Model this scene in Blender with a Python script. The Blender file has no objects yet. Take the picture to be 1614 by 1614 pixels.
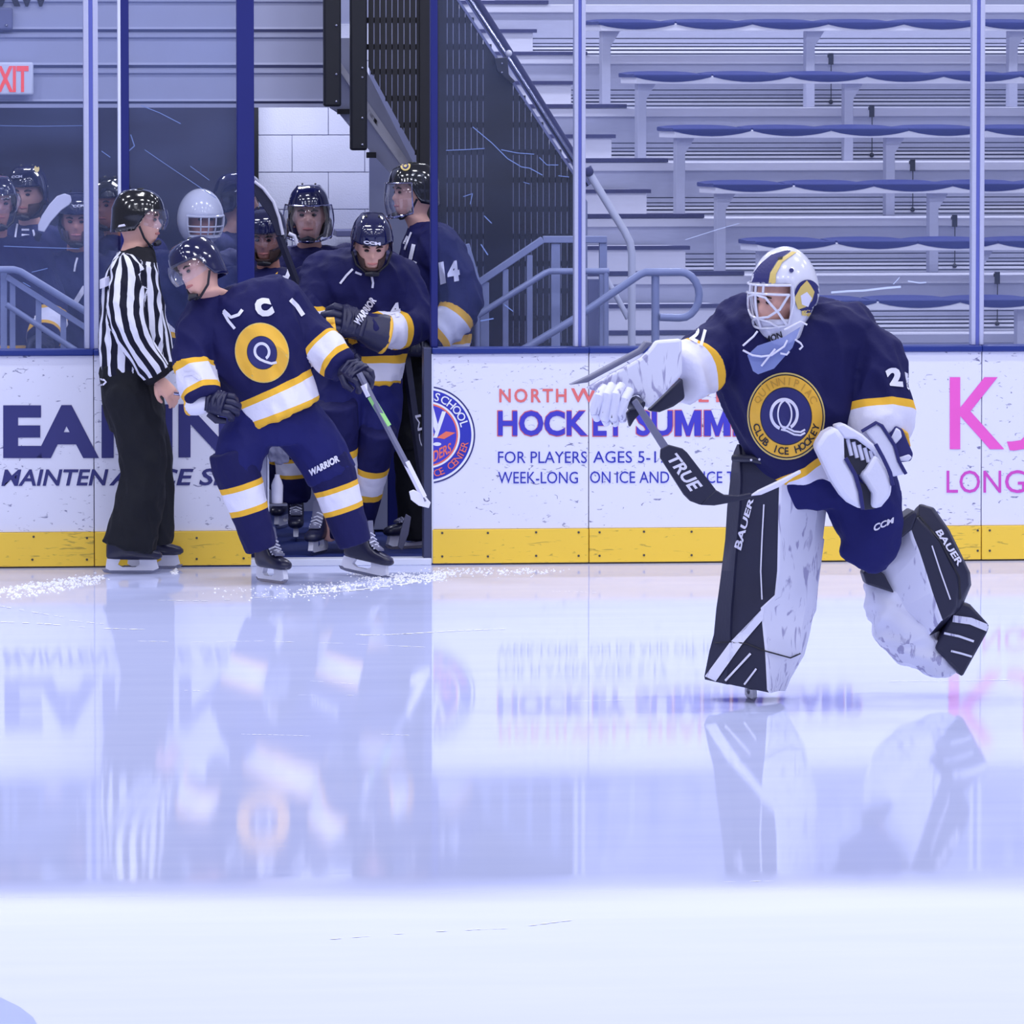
import bpy, bmesh, math, random
import numpy as np
from mathutils import Vector, Matrix, noise
from mathutils.bvhtree import BVHTree
V = Vector
RND = random.Random(7)
sc = bpy.context.scene
COL = sc.collection

# ------------------------------------------------------------------ camera
FPX, HC = 10744.0, 2.63                     # focal length in pixels of the 1614 px frame, lens height above the ice
YAW, PITCH = math.radians(5.6), math.atan(748 / 10744.0)
CAM = V((-34 * math.sin(YAW), -34 * math.cos(YAW), HC))
cd = bpy.data.cameras.new('camera')
cd.sensor_width = 36; cd.lens = FPX / 1614 * 36; cd.clip_end = 300
co = bpy.data.objects.new('camera', cd); COL.objects.link(co)
co.location = CAM; co.rotation_euler = (math.pi / 2 - PITCH, 0, -YAW)
sc.camera = co
# ------------------------------------------------------------------ world, lamps, exposure
w = bpy.data.worlds.new('arena'); sc.world = w; w.use_nodes = True
bg = w.node_tree.nodes['Background']
bg.inputs[0].default_value = (0.58, 0.60, 0.86, 1); bg.inputs[1].default_value = 0.36
def lamp(x, y, z, e, sx=1.3, sy=0.5, col=(0.87, 0.885, 1.0)):
    l = bpy.data.lights.new('ceiling_lamp', 'AREA'); l.shape = 'RECTANGLE'
    l.size, l.size_y, l.energy, l.color = sx, sy, e, col
    o = bpy.data.objects.new('ceiling_lamp', l); COL.objects.link(o); o.location = (x, y, z)
X_TUN = -1.05
for yy in (-26, -19, -12.5, -7, -2.5):
    for xx in (-10.5, -6, -2, 2, 6, 10.5):
        lamp(xx, yy, 8.5, 78 if yy < -15 else 128)
for xx in (-7, -2.5, 2, 6.5):
    lamp(xx, 5.2, 8.0, 265)
lamp(X_TUN, 2.75, 2.72, 16, 0.5, 0.3)                # unseen lamp added in the tunnel to brighten the block wall
sc.view_settings.view_transform = 'Standard'; sc.view_settings.look = 'None'
sc.view_settings.exposure = 0.0; sc.view_settings.gamma = 1.0
sc.view_settings.use_curve_mapping = False

# ------------------------------------------------------------------ helpers: projection of photo pixels to real places
_Rm = co.rotation_euler.to_matrix()
RX, UPV, FWD = _Rm @ V((1, 0, 0)), _Rm @ V((0, 1, 0)), _Rm @ V((0, 0, -1))
def ray(px, py): return FWD + RX * ((px - 807) / FPX) + UPV * ((807 - py) / FPX)
def P(px, py, y=0.0):
    d = ray(px, py); return CAM + d * ((y - CAM.y) / d.y)
def G(px, py, z=0.0):
    d = ray(px, py); return CAM + d * ((z - CAM.z) / d.z)
def pxm(y): return FPX / ((y + 33.84) * 1.0)      # pixels per metre at depth y
def X(px, y=0.0): return P(px, 700, y).x
def Zc(py, y=0.0, px=807): return P(px, py, y).z
def lin(r, g, b):
    f = lambda c: ((c / 255 + 0.055) / 1.055) ** 2.4 if c > 10 else c / 255 / 12.92
    return (f(r), f(g), f(b), 1.0)

# ------------------------------------------------------------------ helpers: objects
def tag(o, label=None, cat=None, group=None, kind=None):
    if label: o['label'] = label
    if cat: o['category'] = cat
    if group: o['group'] = group
    if kind: o['kind'] = kind
    return o
def root(name, label, cat, loc=(0, 0, 0), group=None, kind=None):
    o = bpy.data.objects.new(name, None); COL.objects.link(o); o.location = loc
    o.empty_display_size = 0.1
    return tag(o, label, cat, group, kind)
def wloc(o):
    l = V((0, 0, 0))
    while o is not None: l += o.location; o = o.parent
    return l
class MB:
    """collects vertices and faces (world coordinates) of ONE mesh"""
    def __init__(s): s.v, s.f, s.m = [], [], []
    def add(s, vs, fs, mi=0):
        b = len(s.v); s.v += [V(p) for p in vs]
        for f in fs: s.f.append([i + b for i in f]); s.m.append(mi)
        return s
    def box(s, x0, x1, y0, y1, z0, z1, mi=0):
        return s.add([(x0, y0, z0), (x1, y0, z0), (x1, y1, z0), (x0, y1, z0), (x0, y0, z1), (x1, y0, z1), (x1, y1, z1), (x0, y1, z1)],
                     [(0, 3, 2, 1), (4, 5, 6, 7), (0, 1, 5, 4), (1, 2, 6, 5), (2, 3, 7, 6), (3, 0, 4, 7)], mi)
    def prism(s, poly, off, mi=0):
        """a polygon (list of points) pushed along the vector off"""
        n = len(poly); a = [V(p) for p in poly]; off = V(off)
        fs = [tuple(range(n)), tuple(range(2 * n - 1, n - 1, -1))] + [(i, i + n, (i + 1) % n + n, (i + 1) % n) for i in range(n)]
        return s.add(a + [p + off for p in a], fs, mi)
    def loft(s, rings, mi=0, caps=True, segmi=None):
        n = len(rings[0]); b = len(s.v)
        for r in rings: s.v += [V(p) for p in r]
        for i in range(len(rings) - 1):
            for j in range(n):
                k = (j + 1) % n
                s.f.append([b + i * n + j, b + i * n + k, b + (i + 1) * n + k, b + (i + 1) * n + j])
                s.m.append(segmi[j] if segmi else mi)
        if caps:
            s.f.append([b + j for j in range(n - 1, -1, -1)]); s.m.append(mi)
            e = b + (len(rings) - 1) * n
            s.f.append([e + j for j in range(n)]); s.m.append(mi)
        return s
    def tube(s, pts, rad, n=12, mi=0, up=(0, 0, 1), flat=1.0, caps=True):
        pts = [V(p) for p in pts]; rings = []
        if not hasattr(rad, '__len__'): rad = [rad] * len(pts)
        u0 = None
        for i, p in enumerate(pts):
            t = (pts[min(i + 1, len(pts) - 1)] - pts[max(i - 1, 0)])
            if t.length < 1e-9: t = V((0, 0, 1))
            t.normalize()
            if u0 is None:
                u = V(up); u = u - t * u.dot(t)
                if u.length < 1e-3: u = V((1, 0, 0)) - t * t.x
            else: u = u0 - t * u0.dot(t)
            u.normalize(); u0 = u; v = t.cross(u)
            r = rad[i]; ru, rv = (r if hasattr(r, '__len__') else (r, r * flat))
            rings.append([p + u * (ru * math.cos(a)) + v * (rv * math.sin(a)) for a in [2 * math.pi * k / n for k in range(n)]])
        return s.loft(rings, mi, caps)
    def ball(s, c, r, n=12, m=8, mi=0, mat=None):
        c = V(c); r = (r, r, r) if not hasattr(r, '__len__') else r; rings = []
        for i in range(1, m):
            ph = math.pi * i / m
            ring = [V((r[0] * math.sin(ph) * math.cos(2 * math.pi * k / n), r[1] * math.sin(ph) * math.sin(2 * math.pi * k / n), r[2] * math.cos(ph))) for k in range(n)]
            rings.append([c + (mat @ q if mat else q) for q in ring])
        b = len(s.v); s.loft(rings, mi, caps=False)
        t = V((0, 0, r[2])); t = mat @ t if mat else t
        i0 = len(s.v); s.v += [c + t, c - t]; e = b + (m - 2) * n
        for k in range(n):
            s.f.append([i0, b + (k + 1) % n, b + k]); s.m.append(mi)
            s.f.append([i0 + 1, e + k, e + (k + 1) % n]); s.m.append(mi)
        return s
def build(mb, name, mats, parent=None, smooth=True, bev=0.0, loc=None, seg=2, angle=40):
    me = bpy.data.meshes.new(name)
    off = wloc(parent) if parent else V(loc or (0, 0, 0))
    me.from_pydata([tuple(p - off) for p in mb.v], [], mb.f)
    for m in (mats if isinstance(mats, (list, tuple)) else [mats]): me.materials.append(m)
    me.polygons.foreach_set('material_index', mb.m)
    bm = bmesh.new(); bm.from_mesh(me); bmesh.ops.recalc_face_normals(bm, faces=bm.faces); bm.to_mesh(me); bm.free()
    if smooth:
        me.polygons.foreach_set('use_smooth', [True] * len(me.polygons)); me.set_sharp_from_angle(angle=math.radians(angle))
    o = bpy.data.objects.new(name, me); COL.objects.link(o)
    if parent: o.parent = parent
    elif loc is not None: o.location = loc
    if bev:
        b = o.modifiers.new('soft_edges', 'BEVEL'); b.width = bev; b.segments = seg; b.limit_method = 'ANGLE'; b.angle_limit = math.radians(35)
    return o
def ell(c, u, v, n=20, e=2.0):
    c, u, v = V(c), V(u), V(v); out = []
    for k in range(n):
        a = 2 * math.pi * k / n; ca, sa = math.cos(a), math.sin(a)
        out.append(c + u * (math.copysign(abs(ca) ** (2 / e), ca)) + v * (math.copysign(abs(sa) ** (2 / e), sa)))
    return out
def rows(y, data, n=24, e=2.3):
    """rings from picture rows: (row, x left, x right, half depth in m, depth offset in m)"""
    out = []
    for d in data:
        py, xl, xr, dh = d[:4]; dy = d[4] if len(d) > 4 else 0
        tl = d[5] if len(d) > 5 else 0                      # row drop at the right end (tilted ring)
        a, b = P(xl, py - tl, y + dy), P(xr, py + tl, y + dy)
        out.append(ell((a + b) / 2, (b - a) / 2, (0, dh, 0), n, e))
    return out
def remesh(mb, voxel=0.012, smooth=3, factor=0.5):
    """one continuous skin around everything collected in mb; returns a mesh in world coordinates"""
    me = bpy.data.meshes.new('tmp'); me.from_pydata([tuple(p) for p in mb.v], [], mb.f)
    bm = bmesh.new(); bm.from_mesh(me); bmesh.ops.recalc_face_normals(bm, faces=bm.faces); bm.to_mesh(me); bm.free()
    o = bpy.data.objects.new('tmp', me); COL.objects.link(o)
    r = o.modifiers.new('r', 'REMESH'); r.mode = 'VOXEL'; r.voxel_size = voxel
    if smooth:
        q = o.modifiers.new('s', 'SMOOTH'); q.iterations = smooth; q.factor = factor
    bpy.context.view_layer.update()
    out = bpy.data.meshes.new_from_object(o.evaluated_get(bpy.context.evaluated_depsgraph_get()))
    bpy.data.objects.remove(o); bpy.data.meshes.remove(me)
    return out
def coords(me):
    a = np.empty(len(me.vertices) * 3, np.float32); me.vertices.foreach_get('co', a); return a.reshape(-1, 3).astype(float)
def normals(me):
    a = np.empty(len(me.vertices) * 3, np.float32); me.vertices.foreach_get('normal', a); return a.reshape(-1, 3).astype(float)
def setco(me, a): me.vertices.foreach_set('co', a.astype(np.float32).ravel()); me.update()
def wrinkle(me, amp=0.006, sc_=9.0, seed=0, stretch=(1, 1, 1)):
    a, nn = coords(me), normals(me)
    d = np.array([noise.noise(V((p[0] * sc_ * stretch[0] + seed, p[1] * sc_ * stretch[1], p[2] * sc_ * stretch[2]))) +
                  1.0 * (1 - 2.6 * abs(noise.noise(V((p[0] * sc_ * 1.5 * stretch[0] + p[2] * sc_ * .6, p[1] * sc_ * 1.5 + seed, p[2] * sc_ * .9 * stretch[2]))))) for p in a])
    setco(me, a + nn * (amp * d)[:, None])
def attr(me, name, vals):
    at = me.attributes.new(name, 'FLOAT', 'POINT'); at.data.foreach_set('value', np.asarray(vals, np.float32))
def seg_t(a, p0, p1):
    p0, p1 = np.array(p0), np.array(p1); d = p1 - p0; t = ((a - p0) @ d) / (d @ d)
    q = p0 + np.clip(t, 0, 1)[:, None] * d
    return t, np.linalg.norm(a - q, axis=1)
def put(me, name, mats, parent=None, loc=None):
    off = wloc(parent) if parent else V(loc or (0, 0, 0))
    me.name = name; a = coords(me) - np.array(off); setco(me, a)
    me.materials.clear()
    for m in (mats if isinstance(mats, (list, tuple)) else [mats]): me.materials.append(m)
    me.polygons.foreach_set('use_smooth', [True] * len(me.polygons))
    o = bpy.data.objects.new(name, me); COL.objects.link(o)
    if parent: o.parent = parent
    elif loc is not None: o.location = loc
    return o
def bvh(objs):
    vs, fs = [], []
    for o in objs if isinstance(objs, (list, tuple)) else [objs]:
        off = wloc(o); b = len(vs); vs += [p.co + off for p in o.data.vertices]
        fs += [[i + b for i in q.vertices] for q in o.data.polygons]
    return BVHTree.FromPolygons(vs, fs)

# ------------------------------------------------------------------ helpers: materials
def _nodes(name):
    m = bpy.data.materials.new(name); m.use_nodes = True; nt = m.node_tree
    return m, nt, nt.nodes['Principled BSDF'], nt.nodes.new, nt.links.new
def mat(name, col, rough=0.5, metal=0.0, var=0.08, vs=6.0, bump=0.0, bs=60.0, spec=0.5, emit=0.0, coat=0.0, stretch=(1, 1, 1)):
    m, nt, b, N, L = _nodes(name)
    tc = N('ShaderNodeTexCoord'); mp = N('ShaderNodeMapping'); mp.inputs['Scale'].default_value = stretch; L(tc.outputs['Object'], mp.inputs[0])
    nz = N('ShaderNodeTexNoise'); nz.inputs['Scale'].default_value = vs; nz.inputs['Detail'].default_value = 5; L(mp.outputs[0], nz.inputs[0])
    mx = N('ShaderNodeMix'); mx.data_type = 'RGBA'
    c = V(col[:3]); mx.inputs[6].default_value = (*(c * (1 - var)), 1); mx.inputs[7].default_value = (*[min(1, q * (1 + var)) for q in c], 1)
    L(nz.outputs['Fac'], mx.inputs[0]); L(mx.outputs[2], b.inputs['Base Color'])
    b.inputs['Roughness'].default_value = rough; b.inputs['Metallic'].default_value = metal
    b.inputs['Specular IOR Level'].default_value = spec; b.inputs['Coat Weight'].default_value = coat; b.inputs['Coat Roughness'].default_value = 0.08
    if bump:
        n2 = N('ShaderNodeTexNoise'); n2.inputs['Scale'].default_value = bs; n2.inputs['Detail'].default_value = 3; L(mp.outputs[0], n2.inputs[0])
        bp = N('ShaderNodeBump'); bp.inputs['Strength'].default_value = bump; bp.inputs['Distance'].default_value = 0.01
        L(n2.outputs['Fac'], bp.inputs['Height']); L(bp.outputs[0], b.inputs['Normal'])
    if emit:
        b.inputs['Emission Color'].default_value = (*c, 1); b.inputs['Emission Strength'].default_value = emit
    return m
def scuffed(name, col, mark, amount=0.62, scale=(3, 3, 9), rough=0.35, density=14.0, bump=0.0):
    """a plain surface with thin drag marks and smears in another colour"""
    m, nt, b, N, L = _nodes(name)
    tc = N('ShaderNodeTexCoord'); mp = N('ShaderNodeMapping'); mp.inputs['Scale'].default_value = scale; L(tc.outputs['Object'], mp.inputs[0])
    nz = N('ShaderNodeTexNoise'); nz.inputs['Scale'].default_value = density; nz.inputs['Detail'].default_value = 3; nz.inputs['Distortion'].default_value = 1.2; L(mp.outputs[0], nz.inputs[0])
    n2 = N('ShaderNodeTexNoise'); n2.inputs['Scale'].default_value = 2.2; n2.inputs['Detail'].default_value = 4; L(tc.outputs['Object'], n2.inputs[0])
    ad = N('ShaderNodeMath'); ad.operation = 'MULTIPLY_ADD'; ad.inputs[1].default_value = 0.35; L(n2.outputs['Fac'], ad.inputs[0]); L(nz.outputs['Fac'], ad.inputs[2])
    rp = N('ShaderNodeValToRGB'); rp.color_ramp.elements[0].position = amount + 0.17; rp.color_ramp.elements[1].position = amount + 0.24
    rp.color_ramp.elements[0].color = (0, 0, 0, 1); rp.color_ramp.elements[1].color = (1, 1, 1, 1); L(ad.outputs[0], rp.inputs[0])
    mx = N('ShaderNodeMix'); mx.data_type = 'RGBA'; mx.inputs[6].default_value = col; mx.inputs[7].default_value = mark
    L(rp.outputs[0], mx.inputs[0]); L(mx.outputs[2], b.inputs['Base Color']); b.inputs['Roughness'].default_value = rough
    return m
# ------------------------------------------------------------------ shared materials
M = {}
M['board'] = scuffed('board_white', lin(226, 228, 248), lin(120, 122, 160), 0.655, (2.2, 2.2, 5), 0.3, 9)
M['kick'] = scuffed('kick_yellow', lin(244, 204, 66), lin(190, 160, 60), 0.63, (1.5, 1.5, 9), 0.35, 6)
M['cap'] = mat('cap_blue', lin(26, 48, 128), 0.35)
M['alu'] = mat('brushed_aluminium', lin(186, 190, 220), 0.42, 0.2, 0.07, 30, stretch=(1, 1, 8))
M['alu_groove'] = mat('post_groove', lin(104, 114, 196), 0.35, 0.1)
M['postblue'] = mat('post_blue', lin(18, 28, 108), 0.4)
M['white_trim'] = mat('white_trim', lin(215, 220, 240), 0.4)
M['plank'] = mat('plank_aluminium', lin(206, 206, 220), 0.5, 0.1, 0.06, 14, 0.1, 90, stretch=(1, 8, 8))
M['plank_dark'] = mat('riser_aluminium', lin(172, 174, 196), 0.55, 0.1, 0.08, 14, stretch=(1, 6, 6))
M['seatlip'] = mat('seat_aluminium', lin(228, 228, 240), 0.45, 0.1, 0.05)
M['seatblue'] = mat('seat_plastic_blue', lin(34, 46, 116), 0.4, 0, 0.12, 10)
M['gap_shade'] = mat('gap_shade', lin(96, 98, 132), 0.7)
M['grip'] = mat('dark_strip', lin(52, 52, 96), 0.8, 0, 0.25, 40)
M['black'] = mat('black_paint', lin(20, 20, 28), 0.5)
M['blackrub'] = mat('black_rubber', lin(16, 18, 28), 0.45)
M['rail'] = mat('rail_grey_paint', lin(142, 150, 186), 0.38, 0.1, 0.1, 20)
M['railwhite'] = mat('rail_white_paint', lin(214, 216, 232), 0.3, 0.1)
M['chrome'] = mat('chrome', lin(170, 172, 205), 0.12, 1.0)
M['steel'] = mat('steel', lin(150, 152, 170), 0.25, 0.9)
M['siding'] = mat('siding_grey', lin(164, 168, 196), 0.5, 0.1, 0.05, 4)
M['siding_groove'] = mat('siding_groove', lin(104, 108, 146), 0.6)
M['block'] = mat('painted_block', lin(206, 210, 232), 0.6, 0, 0.04, 9, 0.25, 120)
M['mortar'] = mat('mortar', lin(165, 170, 200), 0.8)
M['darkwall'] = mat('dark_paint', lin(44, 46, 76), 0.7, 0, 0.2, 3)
M['screenback'] = mat('stair_side_paint', lin(150, 156, 190), 0.6)
M['rubber_floor'] = mat('rubber_floor', lin(24, 46, 120), 0.6, 0, 0.2, 30, 0.2)
M['concrete'] = mat('concrete', lin(95, 98, 120), 0.8)
M['exitred'] = mat('exit_red', lin(250, 84, 74), 0.5, emit=0.35)
M['ink_navy'] = mat('ink_navy', lin(48, 50, 118), 0.4)
M['ink_purple'] = mat('ink_purple', lin(62, 58, 190), 0.4)
M['ink_blue'] = mat('ink_blue', lin(40, 48, 175), 0.4)
M['ink_red'] = mat('ink_red', lin(226, 112, 112), 0.4)
M['ink_orange'] = mat('ink_orange', lin(236, 116, 92), 0.4)
M['ink_pink'] = mat('ink_pink', lin(236, 92, 196), 0.4)
M['ink_pink2'] = mat('ink_pink_dark', lin(208, 74, 190), 0.4)
M['ink_white'] = mat('ink_white', lin(232, 234, 250), 0.4)
M['ink_black'] = mat('ink_black', lin(22, 24, 40), 0.4)
M['grey_metal'] = mat('grey_metal', lin(120, 122, 140), 0.4, 0.5)
M['screw'] = mat('screw_steel', lin(92, 88, 80), 0.4, 0.6)

# ------------------------------------------------------------------ flat print
_tc = {}
def text2d(s, bold=0.0, shear=0.0, space=1.0, res=3):
    """letter outlines as a flat mesh, scaled to the unit box; returns points, faces, width over height"""
    key = (s, bold, shear, space)
    if key not in _tc:
        c = bpy.data.curves.new('t', 'FONT'); c.body = s; c.size = 1; c.offset = bold; c.shear = shear; c.space_character = space; c.resolution_u = res
        o = bpy.data.objects.new('t', c); COL.objects.link(o); bpy.context.view_layer.update()
        me = bpy.data.meshes.new_from_object(o.evaluated_get(bpy.context.evaluated_depsgraph_get()))
        bm = bmesh.new(); bm.from_mesh(me); bmesh.ops.remove_doubles(bm, verts=bm.verts, dist=1e-5); bmesh.ops.triangulate(bm, faces=bm.faces); bm.to_mesh(me); bm.free()
        a = coords(me)[:, :2]; f = [list(p.vertices) for p in me.polygons]
        bpy.data.objects.remove(o); bpy.data.curves.remove(c); bpy.data.meshes.remove(me)
        lo, hi = a.min(0), a.max(0); ar = (hi - lo)[0] / (hi - lo)[1]
        _tc[key] = ((a - lo) / (hi - lo), f, ar)
    return _tc[key]
def text_px(s, quad, **kw):
    """pixel positions of letters that fill the quad (top-left, top-right, bottom-right, bottom-left)"""
    a, f, _ = text2d(s, **kw); tl, tr, br, bl = [np.array(q, float) for q in quad]
    u, v = a[:, :1], a[:, 1:]
    return (bl * (1 - u) + br * u) * (1 - v) + (tl * (1 - u) + tr * u) * v, f
def rect(xl, yt, xr, yb): return [(xl, yt), (xr, yt), (xr, yb), (xl, yb)]
def arc_text_px(s, cx, cy, r, h, a0, a1, inward=False, tf=None, **kw):
    """letters set around a circle, angles in degrees clockwise from the top"""
    vs, fs = [], []
    n = len(s)
    for i, ch in enumerate(s):
        if ch == ' ': continue
        a, f, ar = text2d(ch, **kw); w = h * min(ar, 1.0)
        t = math.radians(a0 + (a1 - a0) * i / max(n - 1, 1)); b = len(vs)
        for u, v in a:
            if inward: rr = r - (v - 0.5) * h; tt = t - (u - 0.5) * w / r
            else: rr = r + (v - 0.5) * h; tt = t + (u - 0.5) * w / r
            vs.append((cx + rr * math.sin(tt), cy - rr * math.cos(tt)))
        fs += [[k + b for k in q] for q in f]
    vs = np.array(vs)
    return (tf(vs) if tf else vs), fs
def ring_px(cx, cy, r0, r1, n=48, a0=0, a1=360, tf=None, sub=2):
    vs, fs = [], []
    for i in range(n + 1):
        t = math.radians(a0 + (a1 - a0) * i / n)
        for k in range(sub + 1):
            r = r0 + (r1 - r0) * k / sub; vs.append((cx + r * math.sin(t), cy - r * math.cos(t)))
    w_ = sub + 1
    for i in range(n):
        for k in range(sub): fs.append([i * w_ + k, i * w_ + k + 1, (i + 1) * w_ + k + 1, (i + 1) * w_ + k])
    vs = np.array(vs, float)
    return (tf(vs) if tf else vs), fs
def on_plane(pf, y): return MB().add([P(a, b, y) for a, b in pf[0]], pf[1])
def decal(pf, tree, name, m, parent, lift=0.004, fallback=None):
    """print laid onto a curved surface: every point rests on the surface it is printed on"""
    vs, ok = [], []
    for a, b in pf[0]:
        d = ray(a, b).normalized(); h = tree.ray_cast(CAM, d)[0]
        ok.append(h is not None); vs.append((h if h else CAM) - d * lift)
    fs = [f for f in pf[1] if all(ok[i] for i in f)]
    if not fs: return None
    # drop pieces that would bridge a step in the surface
    fs = [f for f in fs if max((vs[i] - vs[j]).length for i in f for j in f) < 0.25]
    used = sorted({i for f in fs for i in f}); ix = {k: i for i, k in enumerate(used)}
    mb = MB().add([vs[k] for k in used], [[ix[i] for i in f] for f in fs])
    return build(mb, name, m, parent, smooth=False)

# ------------------------------------------------------------------ ice
def ice_material():
    m, nt, b, N, L = _nodes('ice')
    out = nt.nodes['Material Output']; nt.nodes.remove(b)
    tc = N('ShaderNodeTexCoord'); sp = N('ShaderNodeSeparateXYZ'); L(tc.outputs['Object'], sp.inputs[0])
    mp = N('ShaderNodeMapping'); mp.inputs['Scale'].default_value = (0.6, 3.0, 1); L(tc.outputs['Object'], mp.inputs[0])
    nz = N('ShaderNodeTexNoise'); nz.inputs['Scale'].default_value = 1.6; nz.inputs['Detail'].default_value = 6; L(mp.outputs[0], nz.inputs[0])
    df = N('ShaderNodeBsdfDiffuse'); cr = N('ShaderNodeValToRGB')
    cr.color_ramp.elements[0].position = 0.3; cr.color_ramp.elements[1].position = 0.7
    cr.color_ramp.elements[0].color = lin(196, 204, 244); cr.color_ramp.elements[1].color = lin(202, 209, 247); L(nz.outputs['Fac'], cr.inputs[0]); L(cr.outputs[0], df.inputs[0])
    gl = N('ShaderNodeBsdfGlossy'); gl.inputs['Color'].default_value = (1, 1, 1, 1)
    # the nearer lane is dry and dull, the far lane freshly flooded and glossy
    yb = G(807, 1392).y
    st = N('ShaderNodeMapRange'); st.inputs['From Min'].default_value = yb - 0.9; st.inputs['From Max'].default_value = yb + 0.25; L(sp.outputs['Y'], st.inputs[0])
    ro = N('ShaderNodeMapRange'); ro.inputs['To Min'].default_value = 0.6; ro.inputs['To Max'].default_value = 0.03; L(st.outputs[0], ro.inputs[0])
    rn = N('ShaderNodeMath'); rn.operation = 'MULTIPLY_ADD'; rn.inputs[1].default_value = 0.03; L(nz.outputs['Fac'], rn.inputs[0]); L(ro.outputs[0], rn.inputs[2]); L(rn.outputs[0], gl.inputs['Roughness'])
    fa = N('ShaderNodeMapRange'); fa.inputs['To Min'].default_value = 0.2; fa.inputs['To Max'].default_value = 0.42; L(st.outputs[0], fa.inputs[0])
    n3 = N('ShaderNodeTexNoise'); n3.inputs['Scale'].default_value = 26; n3.inputs['Detail'].default_value = 4
    m3 = N('ShaderNodeMapping'); m3.inputs['Scale'].default_value = (0.25, 1, 1); L(tc.outputs['Object'], m3.inputs[0]); L(m3.outputs[0], n3.inputs[0])
    bp = N('ShaderNodeBump'); bp.inputs['Strength'].default_value = 0.012; bp.inputs['Distance'].default_value = 0.01; L(n3.outputs['Fac'], bp.inputs['Height']); L(bp.outputs[0], gl.inputs['Normal'])
    mx = N('ShaderNodeMixShader'); L(fa.outputs[0], mx.inputs[0]); L(df.outputs[0], mx.inputs[1]); L(gl.outputs[0], mx.inputs[2]); L(mx.outputs[0], out.inputs[0])
    return m
M['ice'] = ice_material()
floor = build(MB().add([(-22, -40, 0), (22, -40, 0), (22, 0.02, 0), (-22, 0.02, 0)], [(0, 1, 2, 3)]), 'floor', M['ice'], smooth=False)
tag(floor, 'white skating ice with glossy reflections', kind='structure')
# painted circle under the ice at the near corner
rr = 2.0; pc = G(34, 1590) - V((.982, .188, 0)) * rr
mb = MB(); n = 64
mb.add([pc + V((math.cos(2 * math.pi * k / n) * rr, math.sin(2 * math.pi * k / n) * rr * 1.0, 0.002)) for k in range(n)], [list(range(n))])
M['icepaint'] = mat('ice_paint', lin(160, 176, 240), 0.3, var=0.03)
build(mb, 'painted_circle', M['icepaint'], floor, smooth=False)
# tunnel floor and slab under the stands
o = build(MB().box(X(250, 1), X(760, 1), 0.0, 5.0, -0.1, 0.03), 'floor', M['rubber_floor'], smooth=False); tag(o, 'blue rubber floor of the players tunnel', kind='structure')
o = build(MB().box(-9, X(250, 1), 0.12, 12, -0.1, 0.02).box(X(760, 1), 12, 0.12, 12, -0.1, 0.02), 'floor', M['concrete'], smooth=False); tag(o, 'grey concrete slab behind the boards', kind='structure')

# ------------------------------------------------------------------ dasher boards
ZK, ZW, ZT = Zc(833.5), Zc(557.5), Zc(547.5)
SEAMS = [-330, 148, 396, 681, 928, 1547, 2050]
B_LAB = {0: ('white dasher board with large navy letters EA above MAINTENANCE', -330, 148), 1: ('white dasher board behind the referee and the captain', 148, 396),
         3: ('white dasher board with round school logo beside the open gate', 681, 928), 4: ('white dasher board with hockey summer lettering behind the goalie', 928, 1547),
         5: ('white dasher board with pink K at the picture edge', 1547, 2050)}
BOARDS = {}
for k, (lab, xa, xb) in B_LAB.items():
    r = root('dasher_board', lab, 'board', (X((xa + xb) / 2), 0.06, 0), 'dasher boards around the ice')
    BOARDS[k] = r; x0, x1 = X(xa) + 0.002, X(xb) - 0.002
    build(MB().box(x0, x1, 0.0, 0.11, ZK, ZW), 'panel', M['board'], r, bev=0.002)
    build(MB().box(x0, x1, -0.012, 0.11, 0.008, ZK - 0.001), 'kick_plate', M['kick'], r, bev=0.003)
    build(MB().box(x0 - 0.002, x1 + 0.002, -0.018, 0.13, ZW, ZT), 'cap_rail', M['cap'], r, bev=0.006)
    if k == 3: build(MB().box(x0 - 0.004, x0 + 0.006, -0.003, 0.112, 0.01, ZW), 'end_strip', M['white_trim'], r)
    if k in (4, 5, 3): pass
def screw(px, py, k):
    c = P(px, py, -0.012); n = 8
    build(MB().prism([c + V((0.006 * math.cos(2 * math.pi * i / n), 0, 0.006 * math.sin(2 * math.pi * i / n))) for i in range(n)], (0, -0.003, 0)), 'screw', M['screw'], BOARDS[k], smooth=False)
for px, py, k in [(53, 846, 0), (51, 882, 0), (137, 848, 0), (137, 882, 0), (310, 848, 1), (385, 846, 1), (310, 881, 1), (384, 880, 1), (697, 840, 3), (697, 877, 3), (769, 840, 3), (769, 877, 3),
                  (845, 839, 3), (845, 876, 3), (912, 839, 3), (912, 876, 3), (945, 839, 4), (945, 876, 4), (1015, 838, 4), (1015, 875, 4), (1090, 838, 4), (1090, 875, 4), (1340, 837, 4), (1340, 873, 4), (1541, 836, 4), (1541, 868, 4), (1560, 836, 5), (1560, 868, 5)]:
    screw(px, py, k)
def print_on(k, pf, m, lift=0.003, name='lettering'): return build(on_plane(pf, -lift), name, M[m], BOARDS[k], smooth=False)
print_on(0, text_px('EA', rect(5, 638.5, 156, 722), bold=0.045), 'ink_navy')
print_on(1, text_px('NIN', [(160, 638), (364, 636.5), (364, 720.5), (160, 722)], bold=0.035), 'ink_navy')
print_on(0, text_px('MAINTEN', [(2, 740), (171, 739.5), (171, 765), (2, 766)], bold=0.022, shear=0.2), 'ink_navy')
print_on(1, text_px('ANCE SER', [(172, 739.5), (388, 738), (388, 765), (172, 765.5)], bold=0.022, shear=0.2), 'ink_navy')
print_on(3, text_px('NORTH', rect(787, 612.5, 893, 634.5), bold=0.02, space=1.25), 'ink_red')
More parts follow.
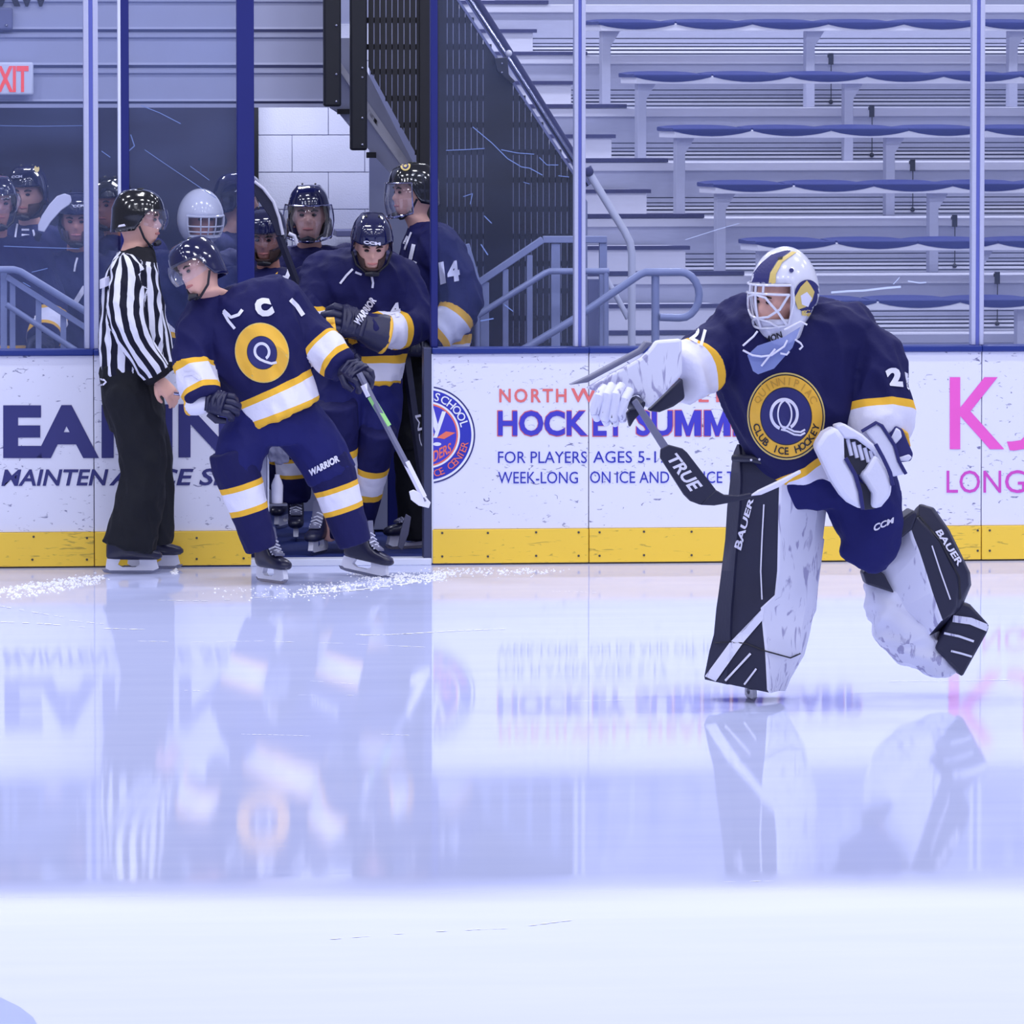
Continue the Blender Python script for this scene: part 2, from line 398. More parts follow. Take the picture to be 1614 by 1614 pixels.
print_on(3, text_px('HOCK', rect(785, 647.5, 926, 687), bold=0.03), 'ink_purple', 0.004)
print_on(3, text_px('HOCK', rect(783.5, 646, 927.5, 688.5), bold=0.04), 'ink_red', 0.002)
print_on(4, text_px('WELL HEALTH', rect(900, 612, 1170, 634), bold=0.02, space=1.2), 'ink_red')
def em_px(x0, x1, y0=647.0, y1=687.0, g=0.0):
    w_ = x1 - x0; q = [(0, 0), (.27, 0), (.5, .62), (.73, 0), (1, 0), (1, 1), (.74, 1), (.74, .45), (.57, 1), (.43, 1), (.26, .45), (.26, 1), (0, 1)]
    return poly_px([(x0 - g + u * (w_ + 2 * g), y0 - g + v * (y1 - y0 + 2 * g)) for u, v in q])
def poly_px(pts): return np.array(pts, float), [list(range(len(pts)))]
for word, xa, xb in (('EY', 935, 987), ('SU', 1003, 1060), ('ER', 1156, 1212), ('CAMP', 1228, 1360)):
    print_on(4, text_px(word, rect(xa, 647, xb, 687), bold=0.03), 'ink_purple', 0.004)
    print_on(4, text_px(word, rect(xa - 1.5, 645.5, xb + 1.5, 688.5), bold=0.04), 'ink_red', 0.002)
for xa, xb in ((1064, 1105), (1110, 1151)):
    print_on(4, em_px(xa, xb), 'ink_purple', 0.004); print_on(4, em_px(xa, xb, g=1.3), 'ink_red', 0.002)
print_on(3, text_px('FOR PLAYERS', rect(785, 711.5, 925, 730)), 'ink_blue')
print_on(4, text_px('AGES 5-17', rect(935, 711, 1052, 729.5)), 'ink_blue')
print_on(3, text_px('WEEK-LONG', rect(785, 743.5, 911, 762)), 'ink_blue')
print_on(4, text_px('ON ICE AND OFF-ICE T', rect(930, 743, 1158, 761.5)), 'ink_blue')
print_on(4, text_px('K', rect(1497, 594.5, 1583, 708), bold=0.01), 'ink_pink')
print_on(5, text_px('J', rect(1587, 594, 1640, 710), bold=0.01), 'ink_pink')
print_on(4, text_px('LON', rect(1492, 741.5, 1578, 777)), 'ink_pink2')
print_on(5, text_px('G', rect(1584, 741, 1616, 777)), 'ink_pink2')
# round school logo (cut by the gate)
def clip(pf, x=683.0):
    keep = [f for f in pf[1] if all(pf[0][i][0] > x - 3 for i in f)]
    v = pf[0].copy(); v[:, 0] = np.maximum(v[:, 0], x); return v, keep
LC = (672, 685.5)
for r0, r1, m, l in ((0, 77, 'ink_navy', .002), (0, 74.5, 'ink_white', .0026), (0, 71, 'ink_blue', .0032), (0, 53, 'ink_white', .0038), (0, 50, 'ink_orange', .0044), (0, 47.5, 'ink_purple', .005)):
    print_on(3, clip(ring_px(*LC, r0, r1, 64, 0, 180, sub=12)), m, l, 'logo_disc')
print_on(3, clip(arc_text_px('SCHOOL', *LC, 62, 13, 16, 74, bold=0.01)), 'ink_white', .0056)
print_on(3, clip(arc_text_px('ICE CENTER', *LC, 62, 11, 172, 104, inward=True)), 'ink_orange', .0056)
print_on(3, poly_px([(697, 648), (703, 649), (689, 690), (683, 690)]), 'ink_white', .006, 'logo_stick')
print_on(3, poly_px([(683, 642), (691, 672), (686, 680), (683, 672)]), 'ink_white', .006, 'logo_stick')
print_on(3, poly_px([(688, 690), (703, 680), (718, 682), (700, 692)]), 'ink_orange', .006, 'logo_stick')
print_on(3, ring_px(689, 700, 0, 6.5, 16, tf=lambda v: np.column_stack([v[:, 0], 700 + (v[:, 1] - 700) * 0.45])), 'ink_white', .006, 'logo_puck')
print_on(3, text_px('DERS', [(683, 711), (711, 697), (711, 713), (683, 729)], bold=0.02), 'ink_orange', .006)

# ------------------------------------------------------------------ glass above the boards
def glass_material(name, fac, haze):
    m, nt, b, N, L = _nodes(name); out = nt.nodes['Material Output']; nt.nodes.remove(b)
    tr = N('ShaderNodeBsdfTransparent'); tr.inputs[0].default_value = (0.93, 0.945, 0.985, 1)
    gl = N('ShaderNodeBsdfGlossy'); gl.inputs['Roughness'].default_value = 0.12; gl.inputs['Color'].default_value = (0.8, 0.88, 1, 1)
    tc = N('ShaderNodeTexCoord'); mp = N('ShaderNodeMapping'); mp.inputs['Rotation'].default_value = (0, 0.9, 0); mp.inputs['Scale'].default_value = (0.5, 1, 2.2); L(tc.outputs['Object'], mp.inputs[0])
    nz = N('ShaderNodeTexNoise'); nz.inputs['Scale'].default_value = 1.4; nz.inputs['Detail'].default_value = 4; L(mp.outputs[0], nz.inputs[0])
    rp = N('ShaderNodeMapRange'); rp.inputs['From Min'].default_value = 0.35; rp.inputs['From Max'].default_value = 0.75; rp.inputs['To Min'].default_value = haze * 0.5; rp.inputs['To Max'].default_value = haze * 1.8; L(nz.outputs['Fac'], rp.inputs[0])
    df = N('ShaderNodeBsdfDiffuse'); df.inputs[0].default_value = (0.34, 0.46, 0.95, 1)  # bluish haze painted in for the bright rink reflected by the glass
    m1 = N('ShaderNodeMixShader'); m1.inputs[0].default_value = fac; L(tr.outputs[0], m1.inputs[1]); L(gl.outputs[0], m1.inputs[2])
    m2 = N('ShaderNodeMixShader'); L(rp.outputs[0], m2.inputs[0]); L(m1.outputs[0], m2.inputs[1]); L(df.outputs[0], m2.inputs[2]); L(m2.outputs[0], out.inputs[0])
    return m
M['glass'] = glass_material('shield_glass', 0.04, 0.02)
M['glass_hazed'] = glass_material('shield_glass_hazed', 0.035, 0.04)
M['scratch'] = mat('glass_scratch', lin(196, 208, 240), 0.7); M['scratch_dim'] = mat('glass_scratch_dim', lin(112, 134, 190), 0.7)
ZG = 3.15
GY = 0.055
def pane(xa, xb, lab, m='glass'):
    p0 = X(xa, GY); p1 = X(xb, GY)
    o = build(MB().box(p0, p1, GY - 0.006, GY + 0.006, ZT - 0.01, ZG), 'shield_glass', M[m], loc=((p0 + p1) / 2, GY, ZT), smooth=False)
    return tag(o, lab, 'glass', 'shielding glass above the boards')
GL = {}
GL[0] = pane(-330, 133.5, 'clear shield glass in front of the players waiting behind the sloped railing', 'glass_hazed')
GL[1] = pane(157.5, 187, 'narrow shield glass strip directly behind the referee', 'glass_hazed')
GL[2] = pane(206, 374.5, 'scratched, hazy shield glass between two blue posts behind the captain', 'glass_hazed')
GL[3] = pane(691, 904.5, 'scratched shield glass in front of the black slatted screen')
GL[4] = pane(923.5, 1529.5, 'wide clear shield glass in front of the bleachers')
GL[5] = pane(1550.5, 2050, 'shield glass at the edge above the pink lettered board')
def scratch(k, pts, wpx=1.3):
    mb = MB(); y = GY - 0.0085
    for (a, b), (c, d) in zip(pts, pts[1:]):
        dx, dy = c - a, d - b; l = math.hypot(dx, dy); nx, ny = -dy / l * wpx / 2, dx / l * wpx / 2
        mb.add([P(a + nx, b + ny, y), P(c + nx, d + ny, y), P(c - nx, d - ny, y), P(a - nx, b - ny, y)], [(0, 1, 2, 3)])
    build(mb, 'scratch', M['scratch' if k == 4 else 'scratch_dim'], GL[k], smooth=False)
for k, pts, wp in [(4, [(1310, 461), (1335, 459), (1362, 458), (1395, 454), (1420, 452)], 3.2), (4, [(1431, 443), (1450, 446), (1460, 445)], 2), (4, [(1408, 448), (1418, 437)], 1.2),
                   (3, [(745, 200), (775, 225), (800, 250), (822, 263), (835, 265), (855, 276)], 1.4), (3, [(790, 236), (815, 241), (842, 243)], 1.3), (3, [(850, 248), (862, 260), (880, 260)], 1.2),
                   (3, [(763, 340), (775, 352)], 1.6), (3, [(758, 385), (769, 402)], 1.8), (3, [(703, 237), (730, 236), (764, 234)], 1.2), (3, [(795, 480), (809, 491)], 1.6), (3, [(880, 277), (897, 279)], 1.2),
                   (3, [(730, 310), (745, 305), (741, 322)], 1.1), (3, [(835, 290), (825, 287)], 1.0), (3, [(757, 506), (778, 502)], 2),
                   (2, [(206, 212), (212, 230), (196, 244)], 1.8), (2, [(222, 166), (252, 178), (285, 195)], 1.2), (2, [(228, 236), (260, 258), (300, 285), (340, 312)], 1.0), (2, [(300, 262), (330, 284)], 1.0),
                   (0, [(6, 388), (60, 390), (125, 392)], 1.2), (0, [(0, 198), (60, 199), (130, 198)], 0.8), (0, [(50, 429), (75, 423)], 1.2), (0, [(36, 445), (48, 452)], 1.4), (1, [(160, 238), (174, 248)], 1.3),
                   (4, [(1080, 378), (1130, 362), (1165, 352)], 0.8)]:
    scratch(k, pts, wp)

def post(xa, xb, lab, kind):
    y0, y1 = GY - 0.035, GY + 0.035; a, b = X(xa, y0), X(xb, y0)
    r = root('glass_post', lab, 'post', ((a + b) / 2, GY, ZT), 'posts that hold the shield glass')
    if kind == 'alu':
        w_ = b - a
        build(MB().box(a, a + w_ * .36, y0, y1, ZT, ZG), 'flange', M['alu'], r, bev=0.004)
        build(MB().box(b - w_ * .36, b, y0, y1, ZT, ZG), 'flange', M['alu'], r, bev=0.004)
        build(MB().box(a + w_ * .34, b - w_ * .34, y0 + 0.012, y1, ZT, ZG), 'groove', M['alu_groove'], r)
    else:
        build(MB().box(a, b, y0, y1, ZT if kind != 'gate' else 0.03, ZG), 'upright', M['postblue'], r, bev=0.004)
    return r
post(134, 157, 'aluminium glass post left of the referee', 'alu')
p = post(192, 205.5, 'blue glass post with white edge strip above the referee', 'blue')
build(MB().box(X(187.5, GY), X(192, GY), GY - 0.037, GY + 0.03, Zc(312, GY, 190), ZG), 'edge_strip', M['white_trim'], p, bev=0.002)
post(375, 402, 'wide blue gate post at the captain', 'blue')
post(679.5, 690.5, 'slim blue gate post next to the player numbered fourteen', 'blue')
post(905, 923, 'aluminium glass post between slatted screen and bleachers', 'alu')
post(1530, 1550, 'aluminium glass post in front of the bleacher seats', 'alu')
# gate opening: jamb, threshold, swung-in gate leaf
j = build(MB().box(X(668), X(680.5), 0.0, 0.11, 0.02, ZT), 'trim_1', mat('jamb_steel', lin(70, 74, 104), 0.4, 0.4), bev=0.003); tag(j, 'dark steel jamb at the open gate', kind='structure')
j = build(MB().box(X(394), X(680), -0.01, 0.12, 0.0, 0.035), 'trim_2', M['white_trim'], bev=0.004); tag(j, 'white threshold of the open gate', kind='structure')
r = root('gate_leaf', 'grey gate leaf swung open into the tunnel behind the captain', 'gate', (X(412, .6), 0.6, 0.06))
build(MB().box(X(404, .25), X(420, .25), 0.2, 0.85, 0.04, 1.04), 'leaf_panel', M['siding'], r, bev=0.004)
build(MB().box(X(420, .25), X(423, .25), 0.19, 0.86, 0.04, 1.05), 'edge_strip', M['white_trim'], r, bev=0.002)
q_ = P(437, 793, .3); build(MB().box(X(422, .3), X(452, .3), .26, .34, q_.z - .012, q_.z - .001), 'bottle_ledge', M['grey_metal'], r)
build(MB().tube([P(421, 676, .2), P(430, 672, .17), P(440, 676, .15)], .006, 8), 'hook', M['grey_metal'], r)
def fy(px, y): 
    a, b = P(px, 500, y).z, P(px, 900, y).z; return 500 + 400 * (a - 0.02) / (a - b)
# ------------------------------------------------------------------ bleachers (rows run along the boards, the aisle is skewed)
Y0S, DEP, RISE, SH = 3.75, 0.61, 0.3105, 0.243
ZS0 = 1.165 + 0.008
def sh(mb):
    for p in mb.v: p.x -= SH * (p.y - Y0S)
    return mb
XR = 8.6
XLIP = X(1254, Y0S)                     # left end of the benches at the first visible row
GRP = 'aluminium bleacher tiers'
ORD = ['lowest', 'second', 'third', 'fourth', 'fifth', 'top']
def xs(px, k): return X(px, Y0S + DEP * k) + SH * DEP * k       # un-skewed coordinate of a picture column at row k
HALF_R = {7: 770, 6: 829, 5: 889, 4: 952, 3: 1007, 2: 1068, 1: 1130, 0: 1192}
def zdeck(k): return ZS0 + RISE * k - 0.515
for k in range(-1, 8):
    yf = Y0S - 0.30 + DEP * k; zd = zdeck(k)
    lab = {-1: 'bleacher tier hidden low behind the boards'}.get(k, f'aluminium bleacher tier carrying the {ORD[k] if k < 6 else "uppermost"} bench row' if k < 6 else f'aluminium bleacher tier {"just" if k == 6 else "well"} above the top bench row')
    xl = X(905 - 60 * (k - 0), yf) + SH * (yf - Y0S) if k < 7 else X(450, yf) + SH * (yf - Y0S)
    xl = max(xl, X(640, yf) + SH * (yf - Y0S))
    r = root('bleacher_tier', lab, 'bleacher', (2.0, yf, zd - RISE), GRP)
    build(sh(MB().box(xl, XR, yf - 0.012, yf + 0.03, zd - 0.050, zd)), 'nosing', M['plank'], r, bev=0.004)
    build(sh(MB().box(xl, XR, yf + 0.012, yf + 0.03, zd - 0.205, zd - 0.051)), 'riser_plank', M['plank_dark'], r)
    build(sh(MB().box(xl, XR, yf + 0.031, yf + 0.04, zd - 0.305, zd - 0.20)), 'gap_shade_sheet', M['gap_shade'], r)  # dark sheet put in as the shade inside the gaps between ribs
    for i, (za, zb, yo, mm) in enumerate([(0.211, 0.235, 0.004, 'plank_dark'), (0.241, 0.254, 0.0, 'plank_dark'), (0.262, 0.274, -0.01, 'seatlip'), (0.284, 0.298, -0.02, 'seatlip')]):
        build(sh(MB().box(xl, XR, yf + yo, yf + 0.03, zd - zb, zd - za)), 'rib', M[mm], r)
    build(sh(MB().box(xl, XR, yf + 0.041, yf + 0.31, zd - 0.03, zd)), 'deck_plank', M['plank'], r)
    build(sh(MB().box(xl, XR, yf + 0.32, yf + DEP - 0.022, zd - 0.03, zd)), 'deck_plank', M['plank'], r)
    if 0 <= k + 1 and k >= 0:                      # half step of the aisle standing on this deck
        xr_ = xs(HALF_R[k], k + .2)
        hs = build(sh(MB().box(xl, xr_, yf + 0.30, yf + DEP - 0.022, zd, zd + RISE / 2)), 'half_step', M['plank'], r, bev=0.003)
        build(sh(MB().box(xl, xr_ + 0.02, yf + 0.285, yf + 0.36, zd + RISE / 2 - 0.018, zd + RISE / 2 + 0.004)), 'dark_strip', M['grip'], hs)  # non-slip nosing of the half step
        build(sh(MB().box(xl, xr_ + 0.22, yf - 0.02, yf + 0.05, zd + 0.001, zd + 0.024)), 'dark_strip', M['grip'], r)  # dark strip along the front edge of the deck
PITCHX = 0.4585
for k in range(0, 6):
    ys = Y0S + DEP * k; zt = ZS0 + RISE * k
    r = root('bleacher_bench', f'blue and silver scalloped bleacher bench, {ORD[k]} row', 'bench', (XLIP + 1.5, ys, zdeck(k)), 'bleacher benches')
    xl = X([1256, 1193, 1127, 1063, 1002, 946][k], ys) + SH * (ys - Y0S)
    build(sh(MB().box(xl, XR, ys, ys + 0.26, zt - 0.058, zt - 0.012)), 'seat_plank', M['seatlip'], r, bev=0.004)
    nseat = int((X(1760, ys) - X([1256, 1193, 1127, 1063, 1002, 946][k], ys)) / PITCHX) + 1
    for i in range(nseat):                          # contoured seat pans; the front edge dips in the middle of each place
        mb = MB(); n = 8; top, bot = [], []
        x0 = xl + i * PITCHX + (-0.012 if i == 0 else 0.0)
        ring = []
        for q in range(n + 1):
            u = q / n; x = x0 + u * PITCHX * 0.995; s_ = math.sin(math.pi * u)
            zf = zt - 0.018 - 0.03 * s_ ** 0.8; zm = zt - 0.014 * s_; zb = zt + 0.004 + 0.012 * s_ ** 0.5
            ring.append([V((x, ys - 0.004, zf)), V((x, ys - 0.007, zf + 0.006)), V((x, ys - 0.005, zt - 0.006)), V((x, ys + 0.01, zt)), V((x, ys + 0.12, zm - 0.004)), V((x, ys + 0.255, zb)), V((x, ys + 0.262, zb - 0.01)), V((x, ys + 0.255, zt - 0.02)), V((x, ys + 0.01, zt - 0.02)), V((x, ys + 0.004, zf + 0.002))])
        mb.loft(ring)
        build(sh(mb), 'seat_pan', M['seatblue'], r)
    for i in range(5):
        xc = xl + 0.055 + 1.235 * i
        if xc > XR - 0.1 or X(1700, ys) + SH * (ys - Y0S) < xc: continue
        mb = MB(); yy = ys + 0.06
        zb = zdeck(k)
        mb.prism([(xc - 0.025, yy, zb), (xc + 0.028, yy, zb), (xc + 0.028, yy, zt - 0.15), (xc + 0.085, yy, zt - 0.058), (xc - 0.025, yy, zt - 0.058)], (0, 0.05, 0))
        build(sh(mb), 'support', M['plank_dark'], r, bev=0.003)
    cx = xs([1590, 1590, 1522, 1455, 1390, 1325][k], k + .2)
    if k >= 1:
        z1 = zdeck(k + 1)
        mb = MB().box(cx - 0.014, cx + 0.014, ys + 0.29, ys + 0.30, z1 - 0.055, z1 + 0.015).box(cx - 0.02, cx + 0.006, ys + 0.285, ys + 0.30, z1 - 0.012, z1 + 0.006)
        mb.tube([(cx, ys + 0.29, z1 - 0.05), (cx, ys + 0.29, z1 - RISE + 0.02)], 0.003, 6).ball((cx - 0.005, ys + 0.28, z1 - RISE + 0.03), 0.014, 8, 6)
        build(sh(mb), 'cable_clip', M['black'], r)
# walls that close the hall behind
tag(build(MB().box(-14, 14, 9.6, 9.8, 0, 9.0), 'wall_back', M['siding'], smooth=False), 'grey end wall behind the stands', kind='structure')
# ------------------------------------------------------------------ players tunnel, siding, block wall
YF = 2.0
r = root('wall_siding', 'grey ribbed metal siding above the players tunnel', None, (X(250, YF), YF, Zc(165, YF)), kind='structure')
edges = [-120, -65, -8, 48, 104, 161]
for a, b in zip(edges, edges[1:]):
    z1, z0 = Zc(a + 4, YF), Zc(b - 2, YF)
    mb = MB().loft([[V((x, YF + 0.01, z1 + 0.004)), V((x, YF - 0.016, z1 - 0.006)), V((x, YF - 0.016, z1 - 0.022)), V((x, YF, z1 - 0.03)), V((x, YF, z0 + 0.012)), V((x, YF - 0.008, z0)), V((x, YF + 0.04, z0)), V((x, YF + 0.04, z1 + 0.004))] for x in (X(-330, YF), X(514, YF))])
    build(mb, 'siding_plank', M['siding'], r, smooth=False)
build(MB().box(X(-330, YF), X(514, YF), YF + 0.015, YF + 0.2, Zc(167, YF), Zc(-120, YF)), 'backing', M['siding_groove'], r)
build(MB().box(X(-330, YF), X(520, YF), YF - 0.03, YF + 0.3, Zc(169, YF), Zc(163, YF)), 'bottom_channel', M['siding'], r)
o = build(on_plane(text_px('AW', rect(-6, -30, 81, 10.5), bold=0.05), YF - 0.02), 'wall_lettering', M['ink_black'], loc=P(40, 0, YF), smooth=False)
tag(o, 'black capital letters on the siding above the exit sign', 'sign')
r = root('exit_sign', 'white exit sign with red letters on the siding', 'sign', P(10, 150, YF - 0.05))
a, b = P(-40, 98, YF - 0.06), P(53, 150, YF - 0.06)
build(MB().box(a.x, b.x, YF - 0.06, YF - 0.016, b.z, a.z), 'sign_box', M['white_trim'], r, bev=0.012, seg=3)
build(on_plane(text_px('EXIT', rect(-16, 104, 45, 145), bold=0.03), YF - 0.063), 'lettering', M['exitred'], r, smooth=False)
r = root('wall_bracket', 'small dark bracket on the siding at the top picture edge', 'bracket', P(8, 30, YF - 0.05))
a, b = P(-14, 12, YF), P(20, 47, YF)
build(MB().box(a.x, b.x, YF - 0.05, YF - 0.017, b.z, a.z), 'plate', M['siding_groove'], r, bev=0.01)
build(MB().ball(P(10, 40, YF - 0.052), 0.008, 10, 6), 'bolt', M['steel'], r)
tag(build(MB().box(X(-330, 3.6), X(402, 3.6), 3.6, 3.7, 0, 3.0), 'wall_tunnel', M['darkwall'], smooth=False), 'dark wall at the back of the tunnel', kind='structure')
tag(build(MB().box(X(398, 3.3), X(408, 3.3), 3.25, 3.4, 0, 2.9), 'trim_3', M['blackrub'], bev=0.003), 'dark edge of the tunnel wall', kind='structure')
YB = 3.5
r = root('wall_block', 'white painted block wall behind the players', None, (X(520, YB), YB, 0.02), kind='structure')
build(MB().box(X(404, YB), X(720, YB), YB + 0.012, YB + 0.2, 0.02, 3.0), 'mortar_bed', M['mortar'], r)
bw, bh = 0.40, 0.2035; x0 = X(404, YB)
for row in range(5, 13):
    z0 = 0.405 + bh * (row - 2) + 0.063
    off = -0.2 if row % 2 else 0.0
    for c in range(0, 4):
        xa, xb = max(x0 + off + c * bw, x0), min(x0 + off + (c + 1) * bw, X(720, YB))
        if xb - xa < 0.03: continue
        build(MB().box(xa + .0015, xb - .0015, YB + RND.uniform(-.002, .002), YB + 0.02, z0 + .002, z0 + bh - .002), 'block', M['block'], r, bev=0.002)
# low cap along the block wall
tag(build(MB().box(X(530, 3.2), X(720, 3.2), 3.15, 3.45, Zc(372, 3.2), Zc(362, 3.2)), 'trim_4', M['siding_groove'], bev=0.004), 'grey ledge at the foot of the block wall', kind='structure')
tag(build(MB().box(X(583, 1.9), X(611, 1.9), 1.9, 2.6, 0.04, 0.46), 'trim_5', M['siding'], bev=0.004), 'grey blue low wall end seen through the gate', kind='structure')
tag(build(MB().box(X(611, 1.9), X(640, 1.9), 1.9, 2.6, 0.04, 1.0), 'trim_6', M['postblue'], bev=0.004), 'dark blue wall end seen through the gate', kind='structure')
# black edge strips and stair stringer
for xa, xb, yb, lab, bolts in ((510, 537, 168, 'shorter black edge strip with bolts beside the siding', (40, 117, 160)), (552, 578, 237, 'longer black edge strip with bolts beside the stair stringer', (107, 122, 186, 228))):
    y = 1.7; a, b = P(xa, yb, y), P(xb, -40, y)
    r = root('edge_strip', lab, 'strip', (a.x, y, a.z), 'black edge strips')
    build(MB().box(a.x, b.x, y - 0.03, y + 0.05, a.z, b.z + 0.3), 'strip_body', M['blackrub'], r, bev=0.012, seg=3)
    for by in bolts: build(MB().ball(P(xb - 7, by, y - 0.032), 0.008, 8, 6), 'bolt', M['steel'], r)
r = root('stair_stringer', 'grey steel stair stringer running down behind the black strips', 'stair', P(590, 240, 2.1))
build(MB().prism([P(a, b, 2.15) for a, b in ((520, 60), (552, 60), (668, 290), (668, 360), (640, 300), (582, 236), (536, 180), (520, 170))], (0, 0.05, 0)), 'stringer_plate', M['siding'], r)
build(MB().prism([P(a, b, 2.1) for a, b in ((530, 104), (537, 98), (668, 290), (668, 308))], (0, 0.06, 0)), 'flange', M['plank'], r)
build(MB().prism([P(a, b, 2.1) for a, b in ((575, 180), (582, 172), (668, 296), (668, 310))], (0, 0.05, 0)), 'flange', M['plank'], r)
build(MB().prism([P(a, b, 2.1) for a, b in ((532, 172), (552, 172), (552, 180), (532, 180))], (0, 0.04, 0)), 'stair_foot', M['black'], r)
build(MB().prism([P(a, b, 2.1) for a, b in ((578, 240), (593, 240), (593, 249), (578, 249))], (0, 0.04, 0)), 'stair_foot', M['black'], r)
# ------------------------------------------------------------------ black slatted screen
YS = 1.75
r = root('slat_screen', 'black slatted screen along the stair beside the bleachers', 'screen', P(760, 548, YS))
def bot_y(px): return 548 + 40 if px >= 660 else 100 + (px - 578) * (150 / 82.0)
px = 581.0
while px < 904:
    wpx = 7.9
    a, b = px, px + wpx
    t0, t1 = max(-45, -60 + (a - 682.5) * 1.506), max(-45, -60 + (b - 682.5) * 1.506)
    q = [P(a, bot_y(a), YS), P(b, bot_y(b), YS), P(b, t1, YS), P(a, t0, YS)]
    if t1 < bot_y(b) - 5: build(MB().prism(q, (0, 0.02, 0)), 'slat', M['black'], r, smooth=False)
    px += 9.45 if not (657 < px < 690 or 760 < px < 795) else 7.6
for i, py in enumerate([-10, 32, 74, 113, 155, 197, 240, 284, 330, 373, 416, 459, 502, 545]):
    xa = 578 + max(0, (py - 100)) * (82 / 150) if py < 250 else 660
    xb = min(904, 682.5 + (py + 60 + 6) / 1.506)
    a, b = P(xa, py + 4.5, YS), P(xb, py - 4.5, YS)
    build(MB().box(a.x, b.x, YS + 0.02, YS + 0.03, a.z, b.z), 'cross_bar', M['black'], r, smooth=False)
def bar_px(pts, y, wpx, dep=0.02):
    mb = MB()
    for (a, b), (c, d) in zip(pts, pts[1:]):
        dx, dy = c - a, d - b; l = math.hypot(dx, dy); nx, ny = -dy / l * wpx / 2, dx / l * wpx / 2
        mb.prism([P(a + nx, b + ny, y), P(c + nx, d + ny, y), P(c - nx, d - ny, y), P(a - nx, b - ny, y)], (0, dep, 0))
    return mb
build(bar_px([(682.5, -60), (905, 275)], YS - 0.01, 4), 'top_edge', M['siding_groove'], r)
build(bar_px([(674, -45), (674, fy(674, YS))], YS - 0.02, 24, 0.06), 'screen_post', M['black'], r)
build(bar_px([(908, 275), (908, fy(908, YS))], YS - 0.02, 18, 0.06), 'screen_post', M['black'], r)
tag(build(MB().box(X(576, 2.6), X(935, 2.6), 2.6, 2.62, 0.0, 3.1), 'wall_stair', M['screenback'], smooth=False), 'pale stair side wall behind the black screen', kind='structure')
o_wall = bpy.data.objects['wall_stair']
me = o_wall.data
bm = bmesh.new(); bm.from_mesh(me)                 # cut the wall along the stair slope so the steps show above it
bm.verts.ensure_lookup_table()
for v_ in bm.verts: pass
bm.clear()
pl = [P(a, b, 2.6) for a, b in ((582, 560), (926, 560), (926, 318), (705, -15), (684, -45), (582, -45))]
vs_ = [bm.verts.new(p) for p in pl] + [bm.verts.new(p + V((0, 0.02, 0))) for p in pl]
n_ = len(pl)
bm.faces.new(vs_[:n_]); bm.faces.new(vs_[n_:][::-1])
for i in range(n_): bm.faces.new((vs_[i], vs_[i + n_], vs_[(i + 1) % n_ + n_], vs_[(i + 1) % n_]))
bmesh.ops.recalc_face_normals(bm, faces=bm.faces); bm.to_mesh(me); bm.free()
# ------------------------------------------------------------------ railings
def pipe(pts, y, rpx, n=12): return MB().tube([P(a, b, y) for a, b in pts], rpx / pxm(y), n)
r = root('handrail', 'shiny metal handrail climbing beside the black screen', 'handrail', P(900, 262, 2.7))
build(pipe([(720, -30), (800, 92), (905, 256), (928, 292)], 2.55, 5.5), 'rail', M['chrome'], r)
build(pipe([(733, -30), (812, 95), (912, 256)], 2.58, 5.0), 'rail', M['grip'], r)  # dark pipe added as the shaded right side of the chrome rail
build(MB().prism([P(a, b, YS - .06) for a, b in ((779, 92), (800, 90), (802, 118), (812, 128), (806, 132), (784, 112))], (0, 0.06, 0)), 'bracket', M['black'], r, bev=0.003)
build(MB().ball(P(802, 84, 2.52), 0.018, 10, 8), 'joint_collar', M['seatlip'], r)
build(MB().ball(P(791, 100, YS - .065), 0.007, 8, 6).ball(P(791, 114, YS - .065), 0.007, 8, 6), 'bolt', M['steel'], r)
r = root('handrail', 'white bent pipe handrail at the foot of the bleacher stairs', 'handrail', P(995, 560, 1.6))
build(pipe([(927, 270), (945, 300), (965, 333), (984, 364), (993, 382), (996, 400), (995, fy(995, 1.6))], 1.6, 6.2), 'rail', M['railwhite'], r)
build(pipe([(955, 438), (972, 468), (990, 502)], 1.62, 4.5), 'lower_rail', M['railwhite'], r)
build(MB().ball(P(928, 271, 1.59), 0.026, 12, 8), 'end_knob', M['grip'], r)
build(MB().tube([P(925, 264, 1.6), P(929, 271, 1.6)], 0.024, 12), 'end_cap', M['chrome'], r)
r = root('ramp_railing', 'grey square-tube ramp railing in front of the black screen', 'railing', P(850, 560, 1.2))
build(bar_px([(752, 448), (856, 377.5), (957, 377.5)], 1.2, 11, 0.035), 'top_rail', M['rail'], r, bev=0.004)
for xp, t, w_ in ((764, 445, 14), (797, 424, 9), (835, 402, 9), (876, 384, 14), (951, 383, 12)):
    build(bar_px([(xp, t), (xp, fy(xp, 1.21))], 1.21, w_, 0.035), 'upright', M['rail'], r, bev=0.003)
build(bar_px([(735, 385), (754, 450)], 1.21, 10, 0.03), 'brace', M['rail'], r, bev=0.003)
build(bar_px([(938, 440), (938, fy(938, 1.3))], 1.3, 22, 0.03), 'side_plate', M['siding_groove'], r, bev=0.003)
r = root('ramp_railing', 'grey round ramp handrail ending behind the aluminium post', 'railing', P(850, 560, 1.1))
build(pipe([(744, 505), (752, 498), (802, 466), (858, 431), (866, 427.5), (960, 427.5)], 1.1, 5.0), 'rail', M['rail'], r)
build(MB().ball(P(748, 502, 1.1), 0.022, 10, 8), 'end_cap', M['rail'], r)
for xp, t in ((752, 500), (955, 430)): build(pipe([(xp, t), (xp, fy(xp, 1.1))], 1.1, 4.5), 'upright', M['rail'], r)
r = root('ramp_railing', 'grey looped ramp handrail curling back beside the goalie blocker', 'railing', P(1033, 560, 0.9))
